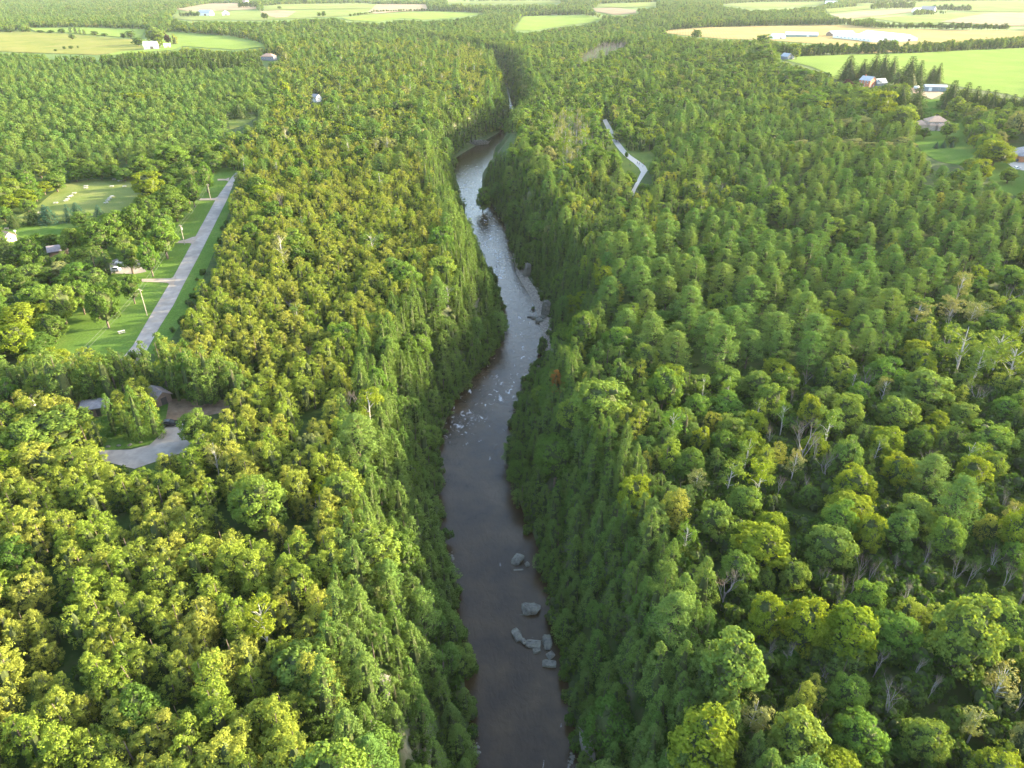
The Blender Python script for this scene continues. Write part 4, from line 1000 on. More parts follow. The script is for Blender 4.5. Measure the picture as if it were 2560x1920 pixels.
for b0, b1, st in bands:
    xm = .74 * b1 + 70
    gx, gy = np.meshgrid(np.arange(-xm, xm, st), np.arange(b0, b1, st))
    x = gx.ravel() + RNG.uniform(-.45, .45, gx.size) * st; y = gy.ravel() + RNG.uniform(-.45, .45, gx.size) * st
    k = np.abs(x) < (.735 * (y * CT + CAM_Z * ST) + 60)
    x, y = x[k], y[k]
    z, d, s = H(x, y, True)
    k = (d > .2); x, y, z, d, s = x[k], y[k], z[k], d[k], s[k]
    px, py, dep = proj(x, y, z)
    _, pyt, _ = proj(x, y, z + 16)
    k = (pyt < 1990) & (py > -60); x, y, z, d, s, px, py, dep = (q[k] for q in (x, y, z, d, s, px, py, dep))
    order = RNG.permutation(len(x)); zz_ = zones(px, py, d, s, y)
    sel = []
    for j in order:
        if zz_[j] is None: continue
        kinds, w, hf, den = zz_[j]
        if RNG.random() > den: continue
        kd = kinds[int(RNG.choice(len(kinds), p=np.array(w) / sum(w)))]
        big = 1.0 if y[j] < 1250 else 1.25
        vs = RNG.uniform(.62, 1.25); h = HGT[kd] * hf * (.35 + .65 * vs) * RNG.uniform(.85, 1.12); r = RAD[kd] * (.55 + .45 * hf) * vs * big
        if d[j] < 24: r *= .9
        if d[j] < 3.5: h *= .75; r *= .9
        sel.append((j, kd, h, r))
    J = np.array([q[0] for q in sel]); Hh = np.array([q[2] for q in sel]); Rr = np.array([q[3] for q in sel])
    bad = np.zeros(len(J), bool)
    for fz, fr in [(fz, fr) for fz in (.1, .25, .4, .55, .7, .85) for fr in (-.9, -.45, 0, .45, .9)] + [(.02, 0), (1.0, 0)]:
        qx, qy, _ = proj(x[J] + Rr * fr, y[J], z[J] + Hh * fz)
        bad |= blocked(qx, qy)
        qx, qy, _ = proj(x[J] + Rr * fr * .3, y[J], z[J] + Hh * fz)
        bad |= inside(RIVER_OPEN, qx, qy)
    for (j, kd, h, r), bd in zip(sel, bad):
        if bd or not near_ok(x[j], y[j], r, .50 if d[j] < 26 else {'pine': .80, 'cedar': .60}.get(kd, .80)): continue
        reg(x[j], y[j], r)
        tone = None
        u = RNG.random()
        if kd == 'broadleaf':
            if inside(Z_BELT, px[j], py[j]): tone = 'leaf_deep'
            elif inside(Z_LOW_R, px[j], py[j]): tone = 'leaf_yellow' if u < .15 else ('leaf_deep' if u > .85 else None)
            else: tone = 'leaf_yellow' if u < .10 else ('leaf_deep' if u > .65 else ('leaf_silver' if u > .62 else None))
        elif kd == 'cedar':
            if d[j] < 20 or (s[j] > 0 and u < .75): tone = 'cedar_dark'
        elif kd == 'birch': tone = 'leaf_silver' if u < .4 else ('leaf_yellow' if u < .5 else None)
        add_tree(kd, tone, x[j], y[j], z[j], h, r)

# hedgerows and tree lines between the far fields: rows of separate trees
def row(pts, n, h, kinds=('broadleaf',), tone='leaf_deep', r=4.0, jit=.25):
    pts = np.array(pts, float); seg = np.linalg.norm(np.diff(pts, axis=0), axis=1); cum = np.concatenate([[0], np.cumsum(seg)])
    for q in range(n):
        t = (q + .5 + RNG.uniform(-jit, jit)) / n * cum[-1]
        i = min(int(np.searchsorted(cum, t, 'right')) - 1, len(seg) - 1)
        p = pts[i] + (pts[i + 1] - pts[i]) * (t - cum[i]) / seg[i]
        x, y, z = g1(p[0], p[1]); kd = kinds[int(RNG.integers(0, len(kinds)))]
        add_tree(kd, tone if RNG.random() < .7 else None, x, y, z, h * RNG.uniform(.7, 1.15), r * RNG.uniform(.75, 1.2))
row([(1922, 141), (2000, 139), (2108, 138)], 24, 15); row([(2108, 137), (2138, 136)], 5, 14); row([(2146, 134), (2196, 133)], 8, 16); row([(2206, 134), (2240, 133)], 6, 17)
row([(2246, 134), (2300, 131), (2440, 124), (2466, 122)], 30, 14); row([(2480, 123), (2600, 116)], 16, 16)
row([(1600, 72), (1700, 72), (1830, 67), (1933, 65), (2030, 63), (2128, 64)], 80, 17, tone=None); row([(2128, 66), (2205, 71), (2380, 74), (2520, 76)], 55, 12)
row([(2560, 72), (2600, 78)], 6, 14); row([(2175, 25), (2285, 22)], 24, 22, tone='leaf_deep', r=6); row([(2330, 28), (2425, 29)], 16, 20, r=6)
row([(932, 31), (1070, 27)], 22, 8, r=4); row([(875, 42), (932, 33)], 10, 8, r=4)
row([(1068, 27), (1250, 36), (1300, 38), (1456, 38)], 70, 24, tone=None, r=6); row([(1068, 24), (1250, 30), (1456, 34)], 60, 24, tone=None, r=6)
row([(450, 42), (500, 42)], 8, 16, r=6); row([(597, 20), (650, 20)], 10, 22, r=8); row([(690, 10), (770, 11)], 14, 22, r=7); row([(825, 11), (900, 10)], 14, 24, r=7)
row([(795, 42), (815, 42)], 2, 14, r=7); row([(655, 48), (668, 48)], 3, 14, r=6); row([(696, 23), (700, 23)], 1, 14, r=8)

# ------------------------------------------------------------------ which trees are single objects, and what they are called
LAND = [(1293, 1399, 'the tilted boulder in the river'), (1329, 1524, 'the broad flat boulder in the river'), (1322, 1605, 'the boulder chain in the river'),
        (428, 1060, 'the black car'), (292, 665, 'the two white cars'), (90, 1030, 'the pole with a white transformer'), (362, 756, 'the bare pole beside the road'),
        (457, 586, 'the pole with a dark transformer'), (522, 484, 'the far pole beside the road'), (305, 831, 'the lone picnic table by the road'), (402, 982, 'the brown pavilion roof'), (244, 1020, 'the flat grey roof'),
        (147, 624, 'the grey-brown shed roof'), (180, 500, 'the picnic lawn'), (1243, 668, 'the two people in the river'), (1600, 410, 'the walkers on the path'), (1100, 1030, 'the white-water rapids'),
        (2165, 200, 'the brick farmhouse'), (2328, 310, 'the brown-roofed house'), (2545, 370, 'the orange brick house'), (2332, 215, 'the blue-grey metal shed'), (376, 108, 'the white barn'), (2090, 100, 'the long white sheds'), (672, 146, 'the lone brown hip roof'),
        (1802, 1465, 'the bare tree beside yellow crowns'), (2060, 1560, 'the bright yellow twin crowns'), (830, 1205, 'the small lemon-yellow tree'), (1400, 955, 'the rusty brown cedar'), (1495, 1000, 'the big round maple'),
        (930, 1860, 'the pale cliff on the left bank'), (1472, 1885, 'the white cliff on the right bank'), (290, 1140, 'the paved turning area'), (795, 735, 'the white dead snag'), (895, 1030, 'the bare-topped pale birch'),
        (1993, 1100, 'the spreading grey bare tree'), (1355, 800, 'the rock pile on the gravel bank'), (1315, 690, 'the leaning white rock slab'), (1130, 380, 'the bend of the river'), (1500, 130, 'the mauve dead trees'), (880, 330, "the left woods' highest rows"), (2200, 780, "the pine slope's lower edge"), (1900, 620, "the pine slope's upper edge"),
        (0, 1920, "the photo's lower left corner"), (0, 1450, "the photo's left edge"), (2560, 1920, "the photo's lower right corner"), (640, 1920, "the photo's bottom edge, left half"), (1900, 1920, "the photo's bottom edge, right half"), (2560, 1350, "the photo's right edge"), (2560, 800, "the photo's right edge, mid height"),
        (560, 1500, 'the middle of the near left woods'), (600, 700, "the road's right verge"), (800, 560, 'the middle of the left woods'), (1700, 1150, 'the dark bare-trunk hollow'), (1640, 760, 'the middle of the pine slope'), (2300, 1500, 'the thicket of thin grey trunks')]
LP = np.array([(a, b) for a, b, _ in LAND], float)
ORD = ['', 'second', 'third', 'fourth', 'fifth', 'sixth', 'seventh', 'eighth', 'ninth', 'tenth', 'eleventh', 'twelfth', 'thirteenth', 'fourteenth', 'fifteenth', 'sixteenth', 'seventeenth', 'eighteenth', 'nineteenth', 'twentieth']
NOUN = {'cedar': 'cedar', 'cedar_cone': 'cedar', 'broadleaf': 'broadleaf tree', 'pine': 'pine', 'spruce': 'spruce', 'birch': 'light-crowned tree', 'bare': 'bare tree'}
NAME = {'cedar': 'cedar_tree', 'cedar_cone': 'cedar_tree', 'broadleaf': 'broadleaf_tree', 'pine': 'pine_tree', 'spruce': 'spruce_tree', 'birch': 'birch_tree', 'bare': 'bare_tree'}
CAT = {'cedar': 'cedar tree', 'cedar_cone': 'cedar tree', 'broadleaf': 'broadleaf tree', 'pine': 'pine tree', 'spruce': 'spruce tree', 'birch': 'birch tree', 'bare': 'bare tree'}
TONE = {'cedar': 'olive', 'cedar_dark': 'dark green', 'leaf': 'green', 'leaf_yellow': 'yellow-green', 'leaf_deep': 'deep green', 'leaf_silver': 'silvery', 'leaf_purple': 'purple', 'leaf_brown': 'brown', 'leaf_lemon': 'lemon', 'pine': 'feathery', 'spruce': 'dark', 'spruce_blue': 'blue-green', 'twig': 'grey'}
SHAPE = {'cedar': 'rounded', 'cedar_cone': 'pointed', 'broadleaf': '', 'pine': '', 'spruce': '', 'birch': '', 'bare': ''}
GROUP = {'cedar': 'cedars of the gorge woods', 'cedar_cone': 'cedars of the gorge woods', 'broadleaf': 'broadleaf trees of the woods and lawns', 'pine': 'pines of the wooded slopes', 'spruce': 'spruces by lawns and farms', 'birch': 'light-crowned trees of the woods', 'bare': 'bare trees standing in the woods'}
tx = np.array([t['x'] for t in TREES]); ty = np.array([t['y'] for t in TREES]); tz = np.array([t['z'] for t in TREES]); th = np.array([t['h'] for t in TREES]); tr_ = np.array([t['r'] for t in TREES])
qx, qy, qd = proj(tx, ty, tz + th * .72)
rp = tr_ * F / qd
inframe = (qx > -rp * .2) & (qx < 2560 + rp * .2) & (qy > -2) & (qy < 1920 + rp * .2)
size = rp * rp * th / tr_
size = size * np.array([9e9 if t['note'] else (2.0 if t['prio'] else 1.0) for t in TREES])
order = np.argsort(-size)
single = np.zeros(len(TREES), bool); cnt = {}
LIMIT = {'cedar_tree': 300, 'broadleaf_tree': 300, 'pine_tree': 300, 'spruce_tree': 100, 'birch_tree': 120, 'bare_tree': 120}
for j in order:
    if not inframe[j]: continue
    nm = NAME[TREES[j]['kind']]
    if cnt.get(nm, 0) < LIMIT[nm]:
        cnt[nm] = cnt.get(nm, 0) + 1; single[j] = True
# labels: look first, then the thing it stands nearest to
hm = {}
for j in range(len(TREES)):
    if single[j]: hm.setdefault(NAME[TREES[j]['kind']], []).append(th[j])
lim = {k: (np.quantile(v, .25), np.quantile(v, .75)) for k, v in hm.items()}
keys = {}
for j in np.nonzero(inframe)[0]:
    t = TREES[j]; nm = NAME[t['kind']]
    d2 = ((LP - [qx[j], qy[j]]) ** 2).sum(1); i = int(d2.argmin())
    if math.sqrt(d2[i]) > 420 and not single[j]: continue
    dx, dy = qx[j] - LP[i, 0], qy[j] - LP[i, 1]
    sec = ('to the right of' if dx > 0 else 'to the left of') if abs(dx) > abs(dy) else ('below' if dy > 0 else 'above')
    lo, hi = lim.get(nm, (0, 99))
    sz = 'small' if th[j] < lo else ('tall' if th[j] > hi else '')
    look = ' '.join(w for w in (sz, TONE[t['tone']], SHAPE[t['kind']], NOUN[t['kind']]) if w)
    keys.setdefault((look, i, sec), []).append((d2[i], j))
label = {}
for (look, i, sec), v in keys.items():
    v.sort()
    for q, (_, j) in enumerate(v):
        o = ORD[q] + ' nearest' if 0 < q < len(ORD) else ('nearest' if q == 0 else 'far')
        label[j] = f'{look}, {o} {sec} {LAND[i][2]}'.replace('to the ', '')

STUFF = {}
for j, t in enumerate(TREES):
    kd = t['kind']; L = PROTO[(kd, 0)]
    if single[j]:
        cm, tm = toned(kd, 0, t['i'], t['tone']), L[t['i']][1]
        sxy, sz = t['r'] / L[t['i']][3], t['h'] / L[t['i']][2]
        root = empty(NAME[kd], (t['x'], t['y'], t['z'] - .1), t['rz'])
        root.rotation_euler = (t['tilt'][0], t['tilt'][1], t['rz'])
        c = link(bpy.data.objects.new('crown', cm), root); k = link(bpy.data.objects.new('trunk', tm), root)
        c.scale = k.scale = (sxy, sxy, sz)
        tag(root, t['note'] or label[j], CAT[kd], GROUP[kd])
    else:
        lod = 1 if t['y'] > 480 else 0
        n = len(PROTO[(kd, lod)]); i = t['i'] % n
        idx = joined_index(kd, lod, i, t['tone'])
        p = PROTO[(kd, lod)][i]
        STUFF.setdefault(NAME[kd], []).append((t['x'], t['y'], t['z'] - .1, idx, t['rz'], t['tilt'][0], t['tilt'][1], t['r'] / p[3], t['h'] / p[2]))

# undergrowth between the trunks
sh = []
gx, gy = np.meshgrid(np.arange(-230, 330, 2.7), np.arange(45, 330, 2.7))
x = gx.ravel() + RNG.uniform(-1.2, 1.2, gx.size); y = gy.ravel() + RNG.uniform(-1.2, 1.2, gx.size)
k = np.abs(x) < .74 * (y * CT + CAM_Z * ST) + 15
x, y = x[k], y[k]; z, d, s = H(x, y, True); px, py, _ = proj(x, y, z)
low = inside(Z_LOW_R, px, py)
u = RNG.random(len(x))
k = (d > -.6) & ~blocked(px, py) & ((low & (u < .85)) | (~low & (u < .25)) | ((d < 26) & (u < .9)) | (d < 3)) & (inside(Z_PARK, px, py) == False) & (py < 2050)
k &= ~((px < 620) & (py > 940) & (py < 1170)) 
for q in np.nonzero(k)[0]:
    f = RNG.uniform(.6, 1.5) * (1.25 if low[q] else (1.0 if d[q] < 3 else .8))
    sh.append((x[q], y[q], z[q], joined_index('shrub', 0, int(RNG.integers(0, 4)), None), RNG.uniform(0, 6.28), 0, 0, f, f * RNG.uniform(.8, 1.5)))
STUFF_NAME = {'cedar_tree': ('cedar_woods', 'dense olive and dark green cedar woods covering both gorge rims', 'woods'),
              'broadleaf_tree': ('broadleaf_woods', 'mixed green broadleaf woods filling slopes and far farmland', 'woods'),
              'pine_tree': ('pine_woods', 'feathery blue-green pine woods on the left and right slopes', 'woods'),
              'birch_tree': ('birch_woods', 'scattered light-crowned trees between the denser woods', 'woods'),
              'bare_tree': ('dead_woods', 'mauve-grey leafless trees in a far stand and hollows', 'woods'),
              'spruce_tree': ('spruce_woods', 'dark spruce rows near the farms', 'woods')}
for nm, pts in STUFF.items():
    a, b, c = STUFF_NAME[nm]; scatter(a, b, c, pts)
scatter('undergrowth', 'low green shrubs and saplings under the thin right-hand canopy', 'undergrowth', sh)
print('TREES', len(TREES), 'single', {k: v for k, v in cnt.items()}, 'stuff', {k: len(v) for k, v in STUFF.items()}, 'shrubs', len(sh), 'shapes', len(PIDX))

# ------------------------------------------------------------------ buildings
def flat(name, c, rough=.8, sc=1.5, var=.18, spec=.3, metal=0.0):
    a = tuple(min(1, v * (1 - var)) for v in c); b = tuple(min(1, v * (1 + var)) for v in c)
    return surf(name, [(.35, a), (.65, b)], sc, rough=rough, coord='obj', spec=spec, metal=metal)
M['brick'] = flat('red_brick', (.36, .13, .075)); M['brick_o'] = flat('orange_brick', (.42, .17, .08)); M['stone'] = flat('pinkish_stone', (.40, .31, .26))
M['white_paint'] = flat('white_paint', (.60, .60, .58), .6, .6, .06); M['white_metal'] = flat('white_metal_roofing', (.62, .62, .62), .45, .3, .05)
M['grey_metal'] = flat('grey_metal_roofing', (.27, .285, .30), .4, .5, .1); M['blue_metal'] = flat('blue_grey_siding', (.15, .18, .21), .5, .5, .1); M['dark_wall'] = flat('dark_timber_wall', (.055, .045, .04))
M['brown_roof'] = flat('brown_shingles', (.26, .17, .125)); M['tan_roof'] = flat('tan_shingles', (.33, .22, .16)); M['grey_roof'] = flat('grey_shingles', (.20, .19, .20)); M['mauve_roof'] = flat('mauve_grey_shingles', (.24, .20, .20))
M['grey_wall'] = flat('slate_grey_wall', (.17, .18, .22)); M['barn_wall'] = flat('weathered_white_boards', (.62, .60, .57), .8, .8, .12); M['brown_wall'] = flat('brown_boards', (.16, .11, .085)); M['green_wall'] = flat('grey_green_wall', (.16, .22, .20))
M['wood'] = flat('weathered_wood', (.30, .26, .21), .9, 4); M['wood_pale'] = flat('pale_grey_planks', (.36, .345, .32), .85, 4); M['pole'] = flat('silvered_pole_wood', (.26, .23, .195), .9, 3)
M['tyre'] = flat('black_rubber', (.02, .02, .02)); M['rim'] = flat('alloy_grey', (.45, .45, .46), .35, 3, .05, .5, .8); M['trim'] = flat('black_trim', (.03, .03, .03), .5)
M['car_white'] = flat('white_car_paint', (.78, .78, .78), .25, .5, .02, .6); M['car_black'] = flat('black_car_paint', (.012, .012, .014), .2, .5, .02, .6); M['car_dark'] = flat('dark_blue_car_paint', (.02, .025, .04), .2, .5, .02, .6)
M['lamp'] = flat('clear_lamp_glass', (.7, .7, .68), .15); M['red_lamp'] = flat('red_lamp_glass', (.35, .02, .02), .2); M['metal'] = flat('dull_grey_metal', (.40, .41, .42), .45, 3, .1, .5, .6); M['cable'] = flat('cable_black', (.10, .10, .10), .6)
def glass_mat():
    m, nt, out = new_mat('window_glass'); p = nt.nodes.new('ShaderNodeBsdfPrincipled')
    p.inputs['Base Color'].default_value = (.03, .035, .04, 1); p.inputs['Roughness'].default_value = .06; p.inputs['Specular IOR Level'].default_value = .7
    nt.links.new(p.outputs[0], out.inputs[0]); return m
M['glass'] = glass_mat()

def gable_wall(mb, w, d, h, rh, o=(0, 0), m=0, z0=-1.0):
    x, y = w / 2, d / 2
    V = [(-x, -y, z0), (x, -y, z0), (x, y, z0), (-x, y, z0), (-x, -y, h), (x, -y, h), (x, y, h), (-x, y, h), (-x, 0, h + rh), (x, 0, h + rh)]
    V = [(a + o[0], b + o[1], c) for a, b, c in V]
    Fs = [(0, 1, 5, 4), (2, 3, 7, 6), (1, 2, 6, 9, 5), (3, 0, 4, 8, 7)]
    if rh == 0: Fs = [(0, 1, 5, 4), (2, 3, 7, 6), (1, 2, 6, 5), (3, 0, 4, 7)]
    return mb.add(V, Fs, m)
def gable_roof(mb, w, d, h, rh, o=(0, 0), ov=.5, t=.18, m=0):
    x, y = w / 2 + ov, d / 2 + ov; dz = rh * ov / (d / 2)
    for s in (-1, 1):
        V = [(-x, s * y, h - dz), (x, s * y, h - dz), (x, 0, h + rh), (-x, 0, h + rh)]
        V = V + [(a, b, c + t) for a, b, c in V]; V = [(a + o[0], b + o[1], c + .02) for a, b, c in V]
        mb.add(V, [(0, 1, 2, 3), (4, 5, 6, 7), (0, 1, 5, 4), (1, 2, 6, 5), (2, 3, 7, 6), (3, 0, 4, 7)], m)
    return mb
def hip_roof(mb, w, d, h, rh, o=(0, 0), ov=.6, t=.2, m=0):
    x, y = w / 2 + ov, d / 2 + ov; r = max(.01, x - y)
    V = [(-x, -y, h), (x, -y, h), (x, y, h), (-x, y, h), (-x, -y, h + t), (x, -y, h + t), (x, y, h + t), (-x, y, h + t), (-r, 0, h + t + rh), (r, 0, h + t + rh)]
    V = [(a + o[0], b + o[1], c + .01) for a, b, c in V]
    return mb.add(V, [(3, 2, 1, 0), (0, 1, 5, 4), (1, 2, 6, 5), (2, 3, 7, 6), (3, 0, 4, 7), (4, 5, 9, 8), (5, 6, 9), (6, 7, 8, 9), (7, 4, 8)], m)

def building(name, label, cat, pos, rz, w, d, h, rh, wall, roof, hip=False, wings=(), wins=(), door=None, chimney=None, ov=.5, group=None):
    """wings: (w, d, h, rh, ox, oy, hip); wins: (face, along, z, ww, wh) with face in 'f' (-y) 'b' 'l' (-x) 'r' (+x)"""
    root = empty(name, pos, rz); tag(root, label, cat, group)
    mb = MB(); gable_wall(mb, w, d, h, 0 if hip else rh); mb.build('wall', M[wall], root)
    mb = MB(); (hip_roof if hip else gable_roof)(mb, w, d, h, rh, ov=ov); ro = mb.build('roof', M[roof], root)
    for (a, b, c, e, ox, oy, hp) in wings:
        mb = MB(); gable_wall(mb, a, b, c, 0 if hp else e, (ox, oy)); wg = mb.build('wing', M[wall], root)
        mb = MB(); (hip_roof if hp else gable_roof)(mb, a, b, c, e, (ox, oy), .4); mb.build('wing_roof', M[roof], wg)
    def on(face, along, z, ww, wh, nm, mats, dpt=.08):
        mb = MB(); q = dpt
        c, s = {'f': ((along, -d / 2), (ww, q)), 'b': ((along, d / 2), (ww, q)), 'l': ((-w / 2, along), (q, ww)), 'r': ((w / 2, along), (q, ww))}[face]
        if nm == 'window':
            mb.box((c[0], c[1], z), (s[0] * 1.0, s[1] * 1.0, wh)); o = mb.build('window', M['white_paint'], root)
            k = (.72 if s[0] == ww else 1.5, .72 if s[1] == ww else 1.5)
            MB().box((c[0], c[1], z), (s[0] * k[0], s[1] * k[1], wh * .74)).build('pane', M['glass'], o)
        else:
            mb.box((c[0], c[1], z), (*s, wh)); mb.build(nm, M[mats], root)
    for f_, al, z, ww, wh in wins: on(f_, al, z, ww, wh, 'window', None)
    if door: on(*door[:5], 'door', door[5])
    if chimney: MB().box((chimney[0], chimney[1], h + rh), (.8, .8, 2.4)).build('chimney', M['brick'], ro)
    return root
def yaw_px(p0, p1):
    a = g1(*p0); b = g1(*p1); return a, b, math.atan2(b[1] - a[1], b[0] - a[0]), math.hypot(b[0] - a[0], b[1] - a[1])
def between(name, label, cat, p0, p1, d, h, rh, wall, roof, **k):
    a, b, yaw, ln = yaw_px(p0, p1)
    return building(name, label, cat, ((a[0] + b[0]) / 2, (a[1] + b[1]) / 2, min(a[2], b[2])), yaw, ln, d, h, rh, wall, roof, **k)

building('farmhouse', 'two-storey red brick farmhouse with a pale metal roof before dark spruces', 'house', g1(2166, 217), rad(-55), 11, 10, 6.2, 3.2, 'brick', 'grey_metal',
         wins=[('r', -2.5, 4.6, 1.2, 1.9), ('r', 2.5, 4.6, 1.2, 1.9), ('r', -2.5, 1.6, 1.2, 2), ('f', -3, 4.6, 1.1, 1.8), ('f', 0, 4.6, 1.1, 1.8), ('f', 3, 4.6, 1.1, 1.8), ('f', -3, 1.6, 1.1, 1.8), ('f', 0, 1.6, 1.1, 1.8)], door=('r', 2.5, 1.1, 1.1, 2.2, 'white_paint'), chimney=(-3, 0))
building('annex', 'grey-roofed annex with a white dormer beside the brick farmhouse', 'house', g1(2196, 215), rad(20), 12, 8, 3.2, 3.4, 'blue_metal', 'grey_metal', wins=[('f', -2, 1.7, 1.2, 1.3), ('f', 2.5, 1.7, 1.2, 1.3)], wings=[(3, 3, 5.0, 1.5, -2, -2.4, False)])
building('metal_shed', 'long blue-grey metal shed with a white door at the green field edge', 'shed', g1(2335, 227), rad(-14), 18, 9, 3.8, 1.4, 'blue_metal', 'grey_metal', door=('f', -4.6, 1.6, 2.6, 3.2, 'white_paint'), wins=[('f', 3, 2.2, 1.4, 1)])
building('two_storey_house', 'brown hip-roofed stone house standing on a lawn among trees', 'house', g1(2335, 322), rad(-8), 13, 10, 5.4, 3.2, 'stone', 'tan_roof', hip=True,
         wings=[(6.5, 4, 3.0, 1.6, 2.4, -6.6, True), (8, 7.5, 3.0, 2.6, -10, -.5, True), (4.4, 2.4, 3.2, 1.2, -4, -5.8, True)], wins=[('f', -3.6, 4.3, 1.6, 1.2), ('f', 1.5, 4.3, 1.6, 1.2), ('f', 4.8, 4.3, 1.2, 1.2), ('r', 0, 4.2, 1.6, 1.2)], door=('f', -3.6, 1.1, 1.2, 2.1, 'white_paint'))
building('brick_bungalow', 'orange brick bungalow with a grey hip roof at the photo edge', 'house', g1(2562, 397), rad(-12), 17, 11, 3.4, 3.4, 'brick_o', 'grey_roof', hip=True, wings=[(7, 5, 3.2, 2.4, -3.6, -7.4, True)], wins=[('f', 2, 1.8, 1.8, 1.3), ('f', 6, 1.8, 1.4, 1.3), ('l', 0, 1.8, 1.6, 1.3)], door=('f', 4, 1.1, 1.1, 2.1, 'white_paint'))
building('grey_cottage', 'small slate-grey gabled cottage at the left end of the green field', 'house', g1(1966, 148), rad(-62), 11, 9, 3.6, 3.4, 'grey_wall', 'grey_metal', wings=[(4, 3, 2.6, 1.2, 6.4, 3, False)], wins=[('r', 1.5, 1.8, 1.3, 1.3)], door=('r', -2, 1.1, 1.2, 2.1, 'white_paint'))
building('white_barn', 'large white-roofed barn below a tall round tree on the far left farm', 'barn', g1(379, 123), rad(14), 20, 14, 6.0, 5.4, 'barn_wall', 'white_metal', door=('f', 2, 2.2, 4.5, 4.4, 'brown_wall'), wins=[('f', -5, 3.2, 1.2, 1.2), ('f', 7, 3.2, 1.2, 1.2)])
building('white_shed', 'small white-roofed shed to the right of the white barn', 'shed', g1(419, 119), rad(24), 10, 9, 3.4, 2.8, 'barn_wall', 'white_metal', door=('f', 1, 1.4, 2.4, 2.8, 'brown_wall'))
building('brown_roofed_house', 'lone house with a mauve-brown hip roof sunk in the left woods', 'house', g1(673, 150), rad(-6), 18, 12, 4.6, 3.6, 'grey_wall', 'brown_roof', hip=True, wins=[('f', -5, 2.6, 2, 1.4), ('f', 0, 2.6, 2, 1.4), ('f', 5, 2.6, 2, 1.4)])
building('white_house', 'small white house glimpsed among trees left of the gorge', 'house', g1(791, 254), rad(-30), 7, 7, 4.2, 2.4, 'barn_wall', 'grey_roof', wins=[('f', -2, 3, 1.2, 1.3), ('f', 2, 3, 1.2, 1.3), ('r', 0, 3, 1.2, 1.3)])
between('white_shed', 'short white gabled shed, leftmost of the long white sheds', 'shed', (1928, 98), (1956, 97), 16, 4, 4, 'white_paint', 'white_metal', door=('f', 2, 1.6, 3, 3.2, 'grey_wall'))
between('long_shed', 'long white-roofed shed with grey-green walls behind the hedgerow', 'shed', (1962, 93), (2042, 92), 16, 4.5, 3.6, 'green_wall', 'white_metal', door=('f', 10, 1.8, 4, 3.6, 'white_paint'))
between('long_shed', 'white-roofed shed with brown walls, middle of the long white sheds', 'shed', (2072, 91), (2128, 90), 18, 4.5, 3.6, 'brown_wall', 'white_metal', door=('f', -8, 1.8, 4, 3.6, 'white_paint'))
between('long_shed', 'very long white livestock shed running down toward the hedgerow', 'shed', (2098, 94), (2200, 106), 26, 4.5, 4.5, 'white_paint', 'white_metal', wins=[('f', q * 9, 2.6, 5, 1.0) for q in range(-4, 5)], door=('r', 0, 1.8, 4, 3.6, 'dark_wall'))
between('long_shed', 'big white shed with a dark gable end, rightmost of the long sheds', 'shed', (2165, 92), (2272, 104), 30, 4.8, 5.0, 'white_paint', 'white_metal', wins=[('f', q * 9, 2.6, 5, 1.0) for q in range(-3, 4)], door=('r', 0, 1.8, 5, 3.8, 'dark_wall'))
building('gabled_barn', 'grey gambrel barn with a white gable on the far right farm', 'barn', g1(2318, 34), rad(-35), 34, 24, 9, 9, 'barn_wall', 'grey_roof', door=('r', 0, 3, 6, 6, 'brown_wall'))
building('long_barn', 'low white barn attached left of the far right grey barn', 'barn', g1(2296, 31), rad(8), 34, 14, 6, 5, 'white_paint', 'white_metal')
building('red_barn', 'far barn with a bright white roof and red wall near the top edge', 'barn', g1(2076, 16), rad(-25), 38, 24, 9, 8, 'brick', 'white_metal', door=('f', 0, 3, 6, 6, 'white_paint'))
building('grey_barn', 'pale grey barn beside dark trees on the far upper-left field', 'barn', g1(516, 40), rad(-10), 38, 22, 8, 8, 'barn_wall', 'grey_metal', door=('f', 3, 3, 6, 6, 'brown_wall'))
building('white_barn', 'small pale gabled barn alone on the far upper-left field', 'barn', g1(565, 39), rad(-70), 18, 20, 7, 6, 'barn_wall', 'white_metal', door=('r', 0, 3, 6, 6, 'grey_wall'))
building('white_house', 'white farmhouse between trees near the top edge, upper left', 'house', g1(615, 16), rad(-30), 20, 18, 14, 8, 'white_paint', 'brown_roof', wins=[('f', -5, 9, 3, 3), ('f', 5, 9, 3, 3)])
building('pavilion', 'picnic pavilion with a brown roof behind the clipped cedars', 'pavilion', g1(400, 1003), rad(-38), 5.4, 4.4, 2.5, 1.5, 'brown_wall', 'mauve_roof', door=('r', 0, 1.1, 1.6, 2.2, 'dark_wall'), wins=[('f', 0, 1.6, 1.6, .8)])
building('washroom_block', 'low building with a flat grey roof between cedars and yellow crowns', 'shed', g1(243, 1030), rad(18), 6.4, 4.8, 2.5, .7, 'brown_wall', 'grey_roof', hip=True, door=('f', 1, 1.05, 1.1, 2.1, 'dark_wall'))
building('shed', 'small shed with a mauve-grey roof among the left park trees', 'shed', g1(149, 636), rad(28), 7, 5.0, 2.5, 1.6, 'dark_wall', 'mauve_roof', door=('f', 1, 1.05, 1.4, 2.1, 'brown_wall'))
building('cabin', 'white-walled cabin with a tan roof at the left photo edge', 'cabin', g1(18, 601), rad(-28), 7, 4.6, 2.7, 1.7, 'barn_wall', 'brown_roof', wins=[('r', 0, 1.6, 1.4, 1.1)])
building('caravan', 'pale trailer half out of the photo below the white cabin', 'trailer', g1(-1, 636), rad(10), 5.5, 2.6, 2.5, .25, 'barn_wall', 'grey_metal', wins=[('f', 0, 1.6, 1.6, .7)], ov=.05)

